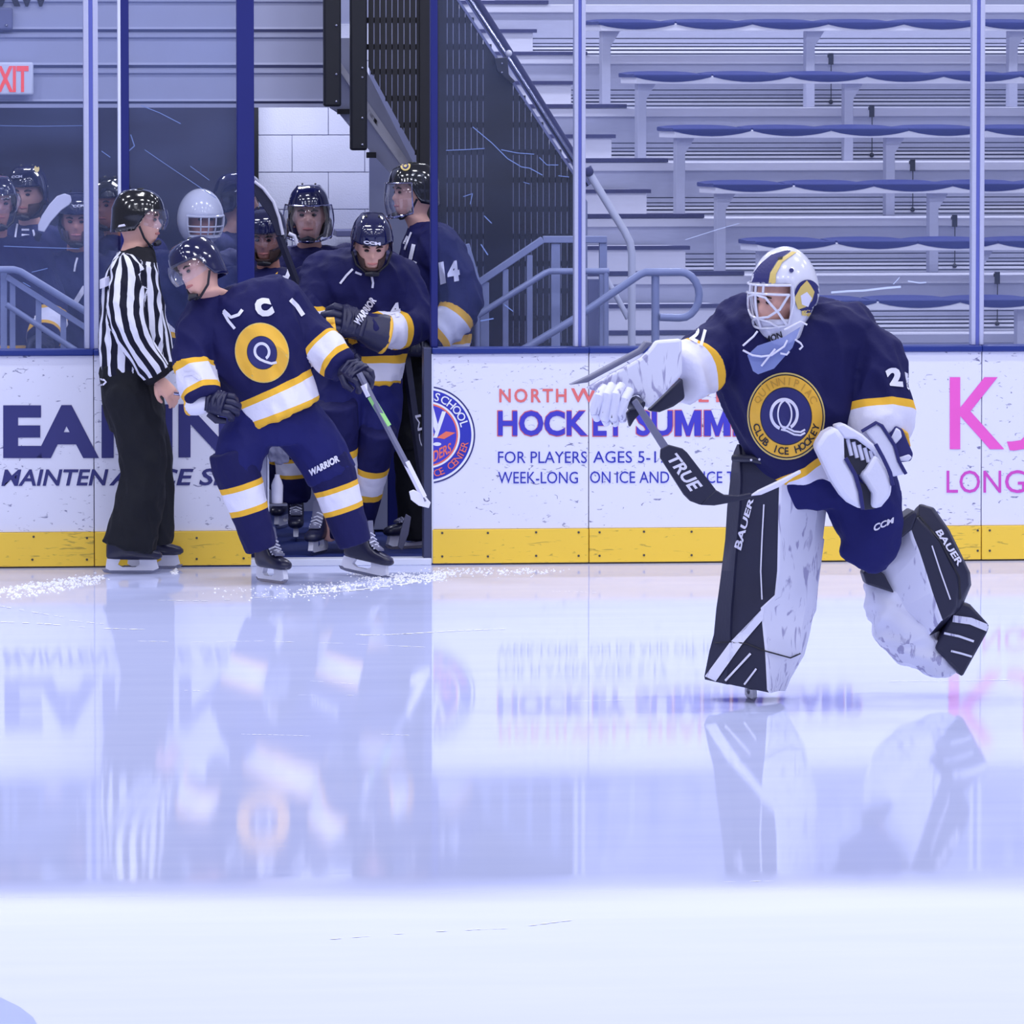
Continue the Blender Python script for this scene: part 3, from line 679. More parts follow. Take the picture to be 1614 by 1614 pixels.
loop = [(800, 566), (828, 549), (905, 503), (1008, 433), (1018, 429), (1072, 428.5)] + [(1072 + 30 * math.sin(t), 465 - 36.5 * math.cos(t)) for t in np.linspace(0.3, 2.85, 9)] + [(1070, 501), (1040, 500)]
build(pipe(loop, 0.9, 6.2), 'rail', M['rail'], r)
build(pipe([(1033, 432), (1033, fy(1033, .92))], 0.92, 6.5), 'upright', M['rail'], r)
r = root('ramp_railing', 'grey sloped ramp railing at the left edge behind the glass', 'railing', P(60, 560, 0.7))
build(pipe([(-60, 425), (22, 425), (32, 428), (140, 494)], 0.7, 5.6), 'top_rail', M['rail'], r)
build(bar_px([(10, 436), (142, 521)], 0.72, 9, 0.03), 'middle_rail', M['rail'], r, bev=0.003)
build(pipe([(10, 480), (124, 555)], 0.7, 4.6), 'lower_rail', M['rail'], r)
for xp, t in ((6, 430), (20, 446), (61, 472), (100, 496)):
    build(bar_px([(xp, t), (xp, fy(xp, .74))], 0.74, 10.5 if xp < 10 else 9, 0.03), 'upright', M['rail'], r, bev=0.003)
# ================================================================== people: shared garments and gear
def cloth(name, col, bands_sl=None, bands_hm=None, rough=0.75, stripes=None, bump=0.25):
    """woven cloth; coloured bands follow the sleeve (sl) and the hem (hm)"""
    m, nt, b, N, L = _nodes(name); b.inputs['Roughness'].default_value = rough; b.inputs['Specular IOR Level'].default_value = 0.25
    tc = N('ShaderNodeTexCoord'); nz = N('ShaderNodeTexNoise'); nz.inputs['Scale'].default_value = 5; nz.inputs['Detail'].default_value = 4; L(tc.outputs['Object'], nz.inputs[0])
    mx = N('ShaderNodeMix'); mx.data_type = 'RGBA'; c = V(col[:3]); mx.inputs[6].default_value = (*(c * .82), 1); mx.inputs[7].default_value = (*(c * 1.18), 1); L(nz.outputs['Fac'], mx.inputs[0])
    last = mx.outputs[2]
    def overlay(at, bands):
        nonlocal last
        a = N('ShaderNodeAttribute'); a.attribute_name = at
        for lo, hi, cc in bands:
            g = N('ShaderNodeMath'); g.operation = 'GREATER_THAN'; g.inputs[1].default_value = lo; L(a.outputs['Fac'], g.inputs[0])
            l = N('ShaderNodeMath'); l.operation = 'LESS_THAN'; l.inputs[1].default_value = hi; L(a.outputs['Fac'], l.inputs[0])
            q = N('ShaderNodeMath'); q.operation = 'MULTIPLY'; L(g.outputs[0], q.inputs[0]); L(l.outputs[0], q.inputs[1])
            z = N('ShaderNodeMix'); z.data_type = 'RGBA'; z.inputs[7].default_value = cc; L(q.outputs[0], z.inputs[0]); L(last, z.inputs[6]); last = z.outputs[2]
    if stripes:
        a = N('ShaderNodeAttribute'); a.attribute_name = 'st'
        f = N('ShaderNodeMath'); f.operation = 'FRACT'; L(a.outputs['Fac'], f.inputs[0])
        g = N('ShaderNodeMath'); g.operation = 'GREATER_THAN'; g.inputs[1].default_value = 0.5; L(f.outputs[0], g.inputs[0])
        z = N('ShaderNodeMix'); z.data_type = 'RGBA'; z.inputs[7].default_value = stripes; L(g.outputs[0], z.inputs[0]); L(last, z.inputs[6]); last = z.outputs[2]
    if bands_sl: overlay('sl', bands_sl)
    if bands_hm: overlay('hm', bands_hm)
    L(last, b.inputs['Base Color'])
    n2 = N('ShaderNodeTexNoise'); n2.inputs['Scale'].default_value = 22; n2.inputs['Detail'].default_value = 4; L(tc.outputs['Object'], n2.inputs[0])
    bp = N('ShaderNodeBump'); bp.inputs['Strength'].default_value = bump; bp.inputs['Distance'].default_value = 0.02; L(n2.outputs['Fac'], bp.inputs['Height']); L(bp.outputs[0], b.inputs['Normal'])
    return m
NAVY, YEL, WHT = lin(22, 23, 78), lin(238, 184, 58), lin(226, 226, 246)
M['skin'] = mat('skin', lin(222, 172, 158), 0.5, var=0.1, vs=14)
M['skin2'] = mat('skin_darker_tone', lin(196, 140, 126), 0.5, var=0.1, vs=14)  # darker skin tone for some of the waiting players
M['lip'] = mat('lip', lin(186, 118, 114), 0.5)
M['eye'] = mat('eye_dark', lin(26, 20, 26), 0.2)
M['hair'] = mat('hair_brown', lin(48, 34, 34), 0.6, bump=0.6, bs=120)
M['beard'] = mat('beard_brown', lin(70, 50, 48), 0.8, bump=0.5, bs=150)
M['jersey'] = cloth('jersey_navy', NAVY, [(.60, .66, YEL), (.66, .86, WHT), (.86, .92, YEL)], [(.78, .83, YEL), (.83, .96, WHT), (.96, 1.3, YEL)])
M['jersey_g'] = cloth('jersey_goalie', NAVY, [(.70, .77, YEL), (.77, 1.5, WHT)], [(.90, .945, YEL), (.945, 1.4, WHT)])
M['navy'] = cloth('navy_cloth', lin(26, 29, 96))
M['blackcloth'] = cloth('black_cloth', lin(24, 26, 34))
M['sock'] = cloth('sock_navy', NAVY, [(.18, .25, YEL), (.25, .47, WHT), (.47, .54, YEL)])
M['refshirt'] = cloth('striped_shirt', lin(228, 230, 246), [(.95, 1.5, lin(22, 22, 32))], [(-.5, .07, lin(22, 22, 32))], stripes=lin(20, 22, 44), bump=0.35)
M['helm_navy'] = mat('helmet_navy', lin(15, 19, 66), 0.12, var=0.05, coat=1.0)
M['helm_black'] = mat('helmet_black', lin(15, 16, 24), 0.13, var=0.05, coat=1.0)
M['helm_white'] = mat('helmet_white', lin(220, 222, 240), 0.2, var=0.05, coat=0.6)
M['gear_white'] = scuffed('gear_white', lin(222, 224, 246), lin(164, 163, 200), 0.585, (5, 5, 1.3), 0.5, 5)
M['gear_black'] = mat('gear_black', lin(32, 34, 62), 0.45, var=0.12, bump=0.08)
M['gear_dark'] = mat('gear_dark', lin(40, 42, 62), 0.5, var=0.15)
M['glove_navy'] = mat('glove_navy', lin(24, 26, 66), 0.5, var=0.2, bump=0.15)
M['yel'] = mat('yellow_trim', YEL, 0.5); M['gold'] = mat('gold_trim', lin(214, 190, 112), 0.4)
M['pwhite'] = mat('print_white', lin(224, 224, 244), 0.5); M['pblack'] = mat('print_black', lin(26, 26, 40), 0.5)
M['grey'] = mat('grey_gear', lin(110, 112, 140), 0.5, var=0.2)
M['boot'] = mat('skate_boot', lin(30, 32, 62), 0.32, var=0.2)
M['holder'] = mat('skate_holder', lin(222, 224, 242), 0.4)
M['lace'] = mat('lace_white', lin(214, 216, 236), 0.7)
def clear_mat(name, fac=0.12, tint=(0.9, 0.92, 1, 1)):
    m, nt, b, N, L = _nodes(name); out = nt.nodes['Material Output']; nt.nodes.remove(b)
    tr = N('ShaderNodeBsdfTransparent'); tr.inputs[0].default_value = tint
    gl = N('ShaderNodeBsdfGlossy'); gl.inputs['Roughness'].default_value = 0.06
    lw = N('ShaderNodeLayerWeight'); lw.inputs[0].default_value = 0.35
    mr = N('ShaderNodeMapRange'); mr.inputs['To Min'].default_value = fac; mr.inputs['To Max'].default_value = 0.7; L(lw.outputs['Facing'], mr.inputs[0])
    m1 = N('ShaderNodeMixShader'); L(mr.outputs[0], m1.inputs[0]); L(tr.outputs[0], m1.inputs[1]); L(gl.outputs[0], m1.inputs[2]); L(m1.outputs[0], out.inputs[0])
    return m
M['visor'] = clear_mat('clear_visor', 0.1)
def frosted(name):
    m, nt, b, N, L = _nodes(name); out = nt.nodes['Material Output']
    b.inputs['Base Color'].default_value = lin(150, 165, 225); b.inputs['Roughness'].default_value = 0.25
    tr = N('ShaderNodeBsdfTransparent'); m1 = N('ShaderNodeMixShader'); m1.inputs[0].default_value = 0.55
    L(tr.outputs[0], m1.inputs[1]); L(b.outputs[0], m1.inputs[2]); L(m1.outputs[0], out.inputs[0]); return m
M['guard'] = frosted('throat_guard_plastic')

def frame(fwd, up=(0, 0, 1)):
    f = V(fwd).normalized(); u = V(up); u = (u - f * u.dot(f)).normalized(); return f, f.cross(u), u      # forward, right (own right), up
HT = [(-.24, .066, .060, .070), (-.16, .060, .056, .066), (-.13, .057, .058, .064), (-.108, .046, .086, .062), (-.09, .054, .098, .07), (-.06, .064, .100, .086), (-.03, .070, .098, .096),
      (0, .074, .096, .10), (.03, .076, .098, .102), (.07, .073, .09, .10), (.098, .06, .072, .084), (.116, .036, .045, .055), (.122, .012, .016, .02)]
def add_head(mb, c, fwd, up=(0, 0, 1), neck_to=None, s=1.0):
    f, r, u = frame(fwd, up); c = V(c); rings = []; n = 32
    us = np.linspace(-.24, .122, 46)
    T = np.array(HT)
    for h in us:
        w_, ff, bb = [np.interp(h, T[:, 0], T[:, k]) for k in (1, 2, 3)]
        cc = c.copy()
        if neck_to is not None and h < -.12:
            t = (-.12 - h) / .12; base = c - u * .12; cc = None; ctr = base.lerp(V(neck_to), t)
        ring = []
        for k in range(n):
            a = 2 * math.pi * k / n; ca, sa = math.cos(a), math.sin(a)
            x = ca * (ff if ca > 0 else bb); y = sa * w_
            if ca > 0:
                x += .024 * math.exp(-((h + .022) / .020) ** 2 - (y / .012) ** 2) + .006 * math.exp(-((h - .028) / .012) ** 2) * math.exp(-(y / .05) ** 2)
                x -= .012 * math.exp(-((h - .006) / .013) ** 2) * (math.exp(-((y - .030) / .015) ** 2) + math.exp(-((y + .030) / .015) ** 2))
                x += .006 * math.exp(-((h + .055) / .007) ** 2 - (y / .022) ** 2) - .005 * math.exp(-((h + .064) / .004) ** 2 - (y / .022) ** 2) + .006 * math.exp(-((h + .073) / .007) ** 2 - (y / .02) ** 2)
            if cc is None: ring.append(ctr + f * x * s + r * y * s)
            else: ring.append(cc + f * x * s + r * y * s + u * h * s)
        rings.append(ring)
    mb.loft(rings)
    for sd in (-1, 1):      # ears
        mb.ball(c + r * (.076 * sd * s) - f * .005 + u * (-.012 * s), (.016 * s, .012 * s, .030 * s), 10, 8, mat=Matrix((f, r, u)).transposed())
def face_bits(parent, c, fwd, up=(0, 0, 1), brow='hair', s=1.0, beard=False):
    f, r, u = frame(fwd, up); c = V(c); mt = Matrix((f, r, u)).transposed()
    for sd in (-1, 1):
        build(MB().ball(c + f * .088 * s + r * .030 * sd * s + u * .005 * s, (.008 * s, .013 * s, .007 * s), 10, 6, mat=mt), 'eye', M['eye'], parent)
        build(MB().tube([c + f * .096 * s + r * .014 * sd * s + u * .024 * s, c + f * .097 * s + r * .032 * sd * s + u * .030 * s, c + f * .085 * s + r * .050 * sd * s + u * .024 * s], [.004 * s, .005 * s, .003 * s], 6), 'eyebrow', M[brow], parent)
    build(MB().tube([c + f * .094 * s - r * .024 * s - u * .064 * s, c + f * .104 * s - u * .063 * s, c + f * .094 * s + r * .024 * s - u * .064 * s], [.004 * s, .0075 * s, .004 * s], 8), 'mouth', M['lip'], parent)
    if beard:
        rings = []
        for h, k in ((-.045, 1.0), (-.07, 1.06), (-.09, 1.10), (-.108, 1.1), (-.125, .8)):
            T = np.array(HT); w_, ff = np.interp(h, T[:, 0], T[:, 1]), np.interp(h, T[:, 0], T[:, 2])
            rings.append([c + (f * (math.cos(a) * (ff + .006) * k) + r * (math.sin(a) * (w_ + .007) * k) + u * h) * s for a in np.linspace(-1.75, 1.75, 20)])
        mb = MB(); nn = 20; 
        for rg in rings: mb.v += rg
        for i in range(len(rings) - 1):
            for j in range(nn - 1):
                if i < 2 and abs(j - 9.5) < 3.0: continue          # gap for the mouth
                mb.f.append([i * nn + j, i * nn + j + 1, (i + 1) * nn + j + 1, (i + 1) * nn + j]); mb.m.append(0)
        o = build(mb, 'beard', M['beard'], parent); sm = o.modifiers.new('t', 'SOLIDIFY'); sm.thickness = 0.006
def helmet(parent, c, fwd, up=(0, 0, 1), m='helm_navy', visor='half', s=1.0, strap=True, trim=None, shell_name='helmet'):
    f, r, u = frame(fwd, up); c = V(c)
    nphi, nel = 40, 14; mb = MB(); g = []
    def rad(phi, h):
        q = max(0.0, 1 - max(0, (h / .142)) ** 2.7) ** (1 / 2.7)
        a_, b_ = (.122 if math.cos(phi) > 0 else .128), .097
        cp, sp_ = math.cos(phi), math.sin(phi); e = 2.3
        k = (abs(cp / a_) ** e + abs(sp_ / b_) ** e) ** (-1 / e)
        return k * q
    def rim(phi):
        cp = math.cos(phi)
        return .046 if cp > .55 else (-.05 + (.096) * max(0, (cp - .05) / .5)) if cp > .05 else -.05 - .022 * min(1, -cp + .05)
    for i in range(nel + 1):
        t = i / nel; row = []
        for k in range(nphi):
            phi = 2 * math.pi * k / nphi; h = rim(phi) * (1 - t) + .1415 * (1 - (1 - t) ** 1.8) * 1.0 if False else rim(phi) + (.1415 - rim(phi)) * math.sin(t * math.pi / 2)
            rr = rad(phi, h); y = rr * math.sin(phi); x = rr * math.cos(phi)
            ridge = .007 * (math.exp(-((abs(y) - .045) / .010) ** 2)) * max(0, (h - .03) / .11) + .004 * math.exp(-((h - .035) / .012) ** 2)
            k2 = 1 + ridge / max(rr, .03)
            row.append(c + (f * (x * k2) + r * (y * k2) + u * (h + ridge * .5)) * s)
        g.append(row)
    for row in g: mb.v += row
    for i in range(nel):
        for k in range(nphi):
            j = (k + 1) % nphi; mb.f.append([i * nphi + k, i * nphi + j, (i + 1) * nphi + j, (i + 1) * nphi + k]); mb.m.append(0)
    mb.f.append([nel * nphi + k for k in range(nphi)]); mb.m.append(0)
    o = build(mb, shell_name, M[m], parent, angle=80)
    sm = o.modifiers.new('thick', 'SOLIDIFY'); sm.thickness = 0.008 * s; sm.offset = -1
    # brow pad and vents
    for sd in (-1, 1):
        for xx in (-.05, .0, .05):
            cc = c + (f * xx + r * (.030 * sd) + u * (.142 * (1 - (abs(xx) / .15) ** 2.2) - .0)) * s
            build(MB().ball(cc, (.014 * s, .005 * s, .004 * s), 8, 6, mat=Matrix((f, r, u)).transposed()), 'vent', M['black'], o)
    def shield(h0, h1, a0, out, name, mm, parent_):
        q = MB(); na = 17; nh = 6; vs = []
        for i in range(nh + 1):
            h = h0 + (h1 - h0) * i / nh
            for k in range(na):
                ph = a0 * (2 * k / (na - 1) - 1); bulge = out + .012 * math.sin(math.pi * i / nh)
                drop = .02 * (abs(ph) / a0) ** 2 * (i / nh)
                vs.append(c + (f * (math.cos(ph) * (.122 + bulge)) + r * (math.sin(ph) * (.10 + bulge)) + u * (h + drop)) * s)
        q.add(vs, [(i * na + k, i * na + k + 1, (i + 1) * na + k + 1, (i + 1) * na + k) for i in range(nh) for k in range(na - 1)])
        v_ = build(q, name, mm, parent_); return vs, na, nh, v_
    if visor == 'half': shield(.055, -.042, 1.25, .010, 'visor', M['visor'], o)
    if visor == 'full':
        vs, na, nh, v_ = shield(.05, -.115, 1.2, .014, 'visor', M['visor'], o)
        build(MB().tube([p for p in vs[:na]], .004, 6).tube(vs[nh * na:], .006, 6).tube([vs[i * na] for i in range(nh + 1)], .004, 6).tube([vs[i * na + na - 1] for i in range(nh + 1)], .004, 6), 'visor_frame', M['chrome'], o)
    if strap:
        for sd in (-1, 1):
            build(MB().tube([c + (f * .02 + r * (.092 * sd) - u * .03) * s, c + (f * .045 + r * (.072 * sd) - u * .085) * s, c + (f * .07 + r * .02 * sd - u * .122) * s, c + (f * .075 - u * .124) * s], .006 * s, 6), 'chin_strap', M['pblack'], o)
        build(MB().tube([c + (f * .092 - r * .03 - u * .112) * s, c + (f * .104 - u * .104) * s, c + (f * .092 + r * .03 - u * .112) * s], [.010, .016, .010], 8), 'chin_cup', M['pblack'], o)
    return o
def poly_t(a, pts):
    """length fraction along a polyline and distance to it"""
    pts = [np.array(p) for p in pts]; L_ = [np.linalg.norm(q - p) for p, q in zip(pts, pts[1:])]; tot = sum(L_); best = np.full(len(a), 1e9); tt = np.zeros(len(a)); acc = 0
    for i, (p, q) in enumerate(zip(pts, pts[1:])):
        t, d = seg_t(a, p, q); tc_ = t if len(pts) == 2 else np.clip(t, 0 if i else -9, 9 if i == len(pts) - 2 else 1)
        m = d < best; best[m] = d[m]; tt[m] = (acc + tc_[m] * L_[i]) / tot; acc += L_[i]
    return tt, best
def dense(pts, rad, k=5):
    """rounded polyline: Catmull-Rom between joints"""
    pts = [V(p) for p in pts]; out, ro = [], []
    for i in range(len(pts) - 1):
        p0, p1, p2, p3 = pts[max(i - 1, 0)], pts[i], pts[i + 1], pts[min(i + 2, len(pts) - 1)]
        for j in range(k):
            t = j / k; out.append(0.5 * ((2 * p1) + (p2 - p0) * t + (2 * p0 - 5 * p1 + 4 * p2 - p3) * t * t + (3 * p1 - p0 - 3 * p2 + p3) * t ** 3)); ro.append(rad[i] * (1 - t) + rad[i + 1] * t)
    return out + [pts[-1]], ro + [rad[-1]]
def garment(parent, name, m, torso, sleeves, voxel=.011, smooth=4, wr=.010, seed=1, nstr=(0, 0), ws=9):
    """a top with sleeves as one skin; torso = rings from neck to hem, sleeves = [(points, radii)]"""
    mb = MB().loft(torso)
    for pts, rad in sleeves:
        p, r_ = dense(pts, rad); mb.tube(p, r_, 16); mb.ball(p[0], r_[0] * 1.02, 14, 10)
    me = remesh(mb, voxel, smooth)
    a = coords(me)
    # torso parameter
    ctr = [np.mean([tuple(p) for p in rg], axis=0) for rg in torso]; n = len(torso[0])
    us = [(np.array(rg[0]) - np.array(rg[n // 2])) / 2 for rg in torso]; vs = [(np.array(rg[n // 4]) - np.array(rg[3 * n // 4])) / 2 for rg in torso]
    ht, _ = poly_t(a, ctr)
    acc = np.concatenate([[0], np.cumsum([np.linalg.norm(q - p) for p, q in zip(ctr, ctr[1:])])]); acc /= acc[-1]
    I = lambda arr: np.column_stack([np.interp(ht, acc, [x[k] for x in arr]) for k in range(3)])
    q = a - I(ctr); U, W = I(us), I(vs); qu = (q * U).sum(1) / (U * U).sum(1); qv = (q * W).sum(1) / (W * W).sum(1)
    rho = np.sqrt(qu ** 2 + qv ** 2)
    sl = np.full(len(a), -1.0); st = np.arctan2(qu, -qv) / (2 * math.pi) * nstr[0]; hm = ht.copy()
    bestd = rho.copy()
    for pts, rad in sleeves:
        p, r_ = dense(pts, rad); t, d = poly_t(a, p); rr = np.interp(np.clip(t, 0, 1), np.linspace(0, 1, len(r_)), r_)
        mk = (d / rr < bestd) & (t > 0.12) | (d / rr < bestd * .8)
        sl[mk] = t[mk]; hm[mk] = np.where(t[mk] < .25, .4, .4); bestd[mk] = (d / rr)[mk]
        if nstr[1]:
            ax = np.array(p[-1]) - np.array(p[0]); ax /= np.linalg.norm(ax); e2 = np.array((0, -1.0, 0)); e2 -= ax * (e2 @ ax); e2 /= np.linalg.norm(e2); e1 = np.cross(e2, ax)
            cen = np.column_stack([np.interp(np.clip(t, 0, 1), np.linspace(0, 1, len(p)), [x[k] for x in p]) for k in range(3)]); qq = a - cen
            st[mk] = (np.arctan2(qq @ e1, qq @ e2) / (2 * math.pi) * nstr[1])[mk]
    attr(me, 'sl', sl); attr(me, 'hm', hm); attr(me, 'st', st)
    wrinkle(me, wr, ws, seed, (1, 1, .75))
    return put(me, name, M[m], parent)
def sock(parent, knee, ankle, r0, r1, m='sock', seed=0, thigh=None):
    p, r_ = dense(([thigh] if thigh else []) + [knee, V(knee).lerp(V(ankle), .45), ankle], ([r0 * 1.05] if thigh else []) + [r0, (r0 + r1) / 2 * 1.02, r1], 6)
    up_ = V(knee) + (V(knee) - V(ankle)) * .22
    mb = MB().tube([up_] + p, [r_[0] * .95] + r_, 20)
    me = remesh(mb, .01, 3); a = coords(me); t, d = seg_t(a, knee, ankle); attr(me, 'sl', t); attr(me, 'hm', np.full(len(a), .4)); attr(me, 'st', np.zeros(len(a))); wrinkle(me, .003, 14, seed)
    return put(me, 'sock', M[m], parent)
def trousers(parent, name, m, parts, voxel=.012, wr=.006, seed=3, rings=None):
    mb = MB()
    if rings: mb.loft(rings)
    for pts, rad in parts:
        p, r_ = dense(pts, rad); mb.tube(p, r_, 18); mb.ball(p[0], r_[0], 14, 10)
    me = remesh(mb, voxel, 4); n = len(me.vertices); attr(me, 'sl', np.full(n, -1.)); attr(me, 'hm', np.full(n, .4)); attr(me, 'st', np.zeros(n)); wrinkle(me, wr, 8, seed)
    return put(me, name, M[m], parent)
def skate(parent, base, d, up=(0, 0, 1), s=.91, boot='boot', name='skate'):
    """base = point on the ice under the ankle, d = toe direction"""
    u = V(up).normalized(); d = V(d); d = (d - u * d.dot(u)).normalized(); sd = d.cross(u); base = V(base)
    W = lambda x, y, z: base + (d * x + sd * y + u * z) * s
    rings = []
    for x, z0, z1, hw in [(-.108, .09, .16, .016), (-.096, .078, .235, .034), (-.06, .075, .262, .043), (-.01, .075, .262, .046), (.025, .075, .225, .045), (.06, .075, .17, .043), (.10, .075, .145, .046), (.145, .075, .135, .045), (.178, .078, .125, .036), (.196, .09, .108, .016)]:
        rings.append([W(x, hw * math.copysign(abs(math.cos(a)) ** .8, math.cos(a)), (z0 + z1) / 2 + (z1 - z0) / 2 * math.copysign(abs(math.sin(a)) ** .8, math.sin(a))) for a in [2 * math.pi * k / 16 for k in range(16)]])
    o = build(MB().loft(rings), name, M[boot], parent, angle=70)
    build(MB().loft([[W(x, y * hw, z) for y, z in ((-1, z0), (1, z0), (.8, z0 + .012), (-.8, z0 + .012))] for x, z0, hw in ((.115, .148, .03), (.06, .172, .032), (.03, .23, .034), (.02, .285, .03))]), 'tongue', M['grey'], o)
    for i in range(6):
        t = i / 5; x = .10 - .075 * t; z = .15 + .012 + .085 * t ** 1.3
        build(MB().tube([W(x, -.034, z - .008), W(x - .006, 0, z + .006), W(x - .012, .034, z - .006)], .0045 * s, 6), 'lace', M['lace'], o)
    side = [(-.112, .03), (-.105, .082), (-.03, .082), (-.045, .050), (-.02, .036), (.05, .036), (.075, .050), (.07, .082), (.165, .082), (.17, .055), (.178, .03), (.15, .018), (-.09, .018)]
    mb = MB().prism([W(x, -.014, z) for x, z in side], sd * (.028 * s)); build(mb, 'blade_holder', M['holder'], o, smooth=False)
    bl = [(-.135, .022), (-.12, .006), (-.08, .0), (.13, .0), (.18, .010), (.195, .026), (.15, .022), (-.09, .022)]
    build(MB().prism([W(x, -.0022, z) for x, z in bl], sd * (.0044 * s)), 'runner', M['steel'], o, smooth=False)
    return o
def glove(parent, wrist, d, back, m='glove_navy', cuff='glove_navy', s=1.0, curl=1.0, trim='yel'):
    """padded hockey glove: flared cuff, back rolls, four curled fingers and a thumb"""
    d = V(d).normalized(); bk = V(back); bk = (bk - d * bk.dot(d)).normalized(); sd = d.cross(bk); w0 = V(wrist)
    W = lambda x, y, z: w0 + (d * x + sd * y + bk * z) * s
    mb = MB()
    mb.loft([ell(W(x, 0, 0), sd * (a * s), bk * (b * s), 16, 2.8) for x, a, b in ((-.09, .072, .058), (-.05, .068, .055), (0, .052, .042), (.02, .052, .040))], 1)
    mb.loft([ell(W(x, 0, z), sd * (a * s), bk * (b * s), 16, 3) for x, z, a, b in ((.0, 0, .05, .034), (.03, .004, .056, .036), (.07, .006, .06, .036), (.10, .004, .058, .032))], 0)
    for i in range(4):
        y = -.045 + .03 * i; L_ = (.8, 1.0, 1.0, .86)[i]
        pts = [W(.09, y, .004), W(.125 * (.85 + .15 * L_), y, .002), W(.15 * L_, y, -.03 * curl), W(.135 * L_, y, -.062 * curl), W(.105, y, -.066 * curl)]
        mb.tube(pts, [.017 * s, .0175 * s, .0165 * s, .015 * s, .012 * s], 10, 0)
    mb.tube([W(.02, .052, -.008), W(.06, .074, -.028), W(.095, .062, -.052)], [.02 * s, .019 * s, .014 * s], 10, 0)
    for i in range(3): mb.tube([W(.018 + .03 * i, -.052, .018), W(.018 + .03 * i, 0, .045), W(.018 + .03 * i, .052, .018)], .012 * s, 8, 0)
    mb.tube([W(-.09, .072 * math.cos(a), .058 * math.sin(a)) for a in np.linspace(0, 2 * math.pi, 20)], .007 * s, 6, 2)
    return build(mb, 'glove', [M[m], M[cuff], M[trim]], parent, angle=60)
def add_hand(mb, wrist, d, back, s=1.0, side=1, curl=.6):
    """bare hand: palm, four unequal bent fingers and a thumb at the side of the palm"""
    d = V(d).normalized(); bk = V(back); bk = (bk - d * bk.dot(d)).normalized(); sd = d.cross(bk) * side; w0 = V(wrist)
    W = lambda x, y, z: w0 + (d * x + sd * y + bk * z) * s
    mb.loft([ell(W(x, 0, 0), sd * (a * s), bk * (b * s), 14, 2.6) for x, a, b in ((-.06, .029, .023), (0, .030, .022), (.03, .038, .019), (.07, .043, .017), (.095, .041, .014))])
    for i, L_ in enumerate((.068, .078, .074, .058)):
        y = .031 - .021 * i; a1, a2 = curl, curl * 1.9
        p0 = (.085, y, 0); p1 = (.085 + L_ * .5 * math.cos(a1 * .5), y, -L_ * .5 * math.sin(a1 * .5)); p2 = (p1[0] + L_ * .32 * math.cos(a1), y, p1[2] - L_ * .32 * math.sin(a1)); p3 = (p2[0] + L_ * .3 * math.cos(a2), y, p2[2] - L_ * .3 * math.sin(a2))
        mb.tube([W(*p0), W(*p1), W(*p2), W(*p3)], [.0105 * s, .0098 * s, .009 * s, .0078 * s], 10)
    mb.tube([W(.015, .028, -.004), W(.045, .052, -.014), W(.075, .056, -.026), W(.095, .048, -.036)], [.014 * s, .012 * s, .0105 * s, .0085 * s], 10)
def stroke_px(pts, wpx):
    vs, fs = [], []
    q = []
    for (a, b), (c, d) in zip(pts, pts[1:]):
        k = max(1, int(math.hypot(c - a, d - b) / 5))
        q += [(a + (c - a) * i / k, b + (d - b) * i / k) for i in range(k)]
    q.append(pts[-1])
    for i, (a, b) in enumerate(q):
        c, d = q[min(i + 1, len(q) - 1)]; e, f = q[max(i - 1, 0)]; l = math.hypot(c - e, d - f) or 1; nx, ny = -(d - f) / l * wpx / 2, (c - e) / l * wpx / 2
        vs += [(a + nx, b + ny), (a - nx, b - ny)]
    return np.array(vs), [[2 * i, 2 * i + 1, 2 * i + 3, 2 * i + 2] for i in range(len(q) - 1)]
def fine_poly(pts, step=5.0):
    """a filled picture polygon cut into small pieces so that it can follow a curved surface"""
    bm = bmesh.new(); bm.faces.new([bm.verts.new((a, b, 0)) for a, b in pts]); bmesh.ops.triangulate(bm, faces=bm.faces)
    for _ in range(6):
        es = [e for e in bm.edges if e.calc_length() > step]
        if not es: break
        bmesh.ops.subdivide_edges(bm, edges=es, cuts=1); bmesh.ops.triangulate(bm, faces=[f for f in bm.faces if len(f.verts) > 3])
    bm.verts.index_update(); r = np.array([v.co[:2] for v in bm.verts]), [[v.index for v in f.verts] for f in bm.faces]; bm.free(); return r
def fine(pf, step=5.0):
    bm = bmesh.new(); vs = [bm.verts.new((a, b, 0)) for a, b in pf[0]]
    for f in pf[1]:
        try: bm.faces.new([vs[i] for i in f])
        except ValueError: pass
    for _ in range(5):
        es = [e for e in bm.edges if e.calc_length() > step]
        if not es: break
        bmesh.ops.subdivide_edges(bm, edges=es, cuts=1); bmesh.ops.triangulate(bm, faces=[f for f in bm.faces if len(f.verts) > 3])
    bm.verts.index_update(); r = np.array([v.co[:2] for v in bm.verts]), [[v.index for v in f.verts] for f in bm.faces]; bm.free(); return r
def prism_px(pts, y, dep): return MB().prism([P(a, b, y) for a, b in pts], (0, dep, 0))
def slab_px(pts, y, dep, name, m, parent, bev=.006): return build(prism_px(pts, y, dep), name, M[m], parent, bev=bev, seg=2)
def body(parent, mb, m='skin', voxel=.007): return put(remesh(mb, voxel, 2), 'body', M[m], parent)
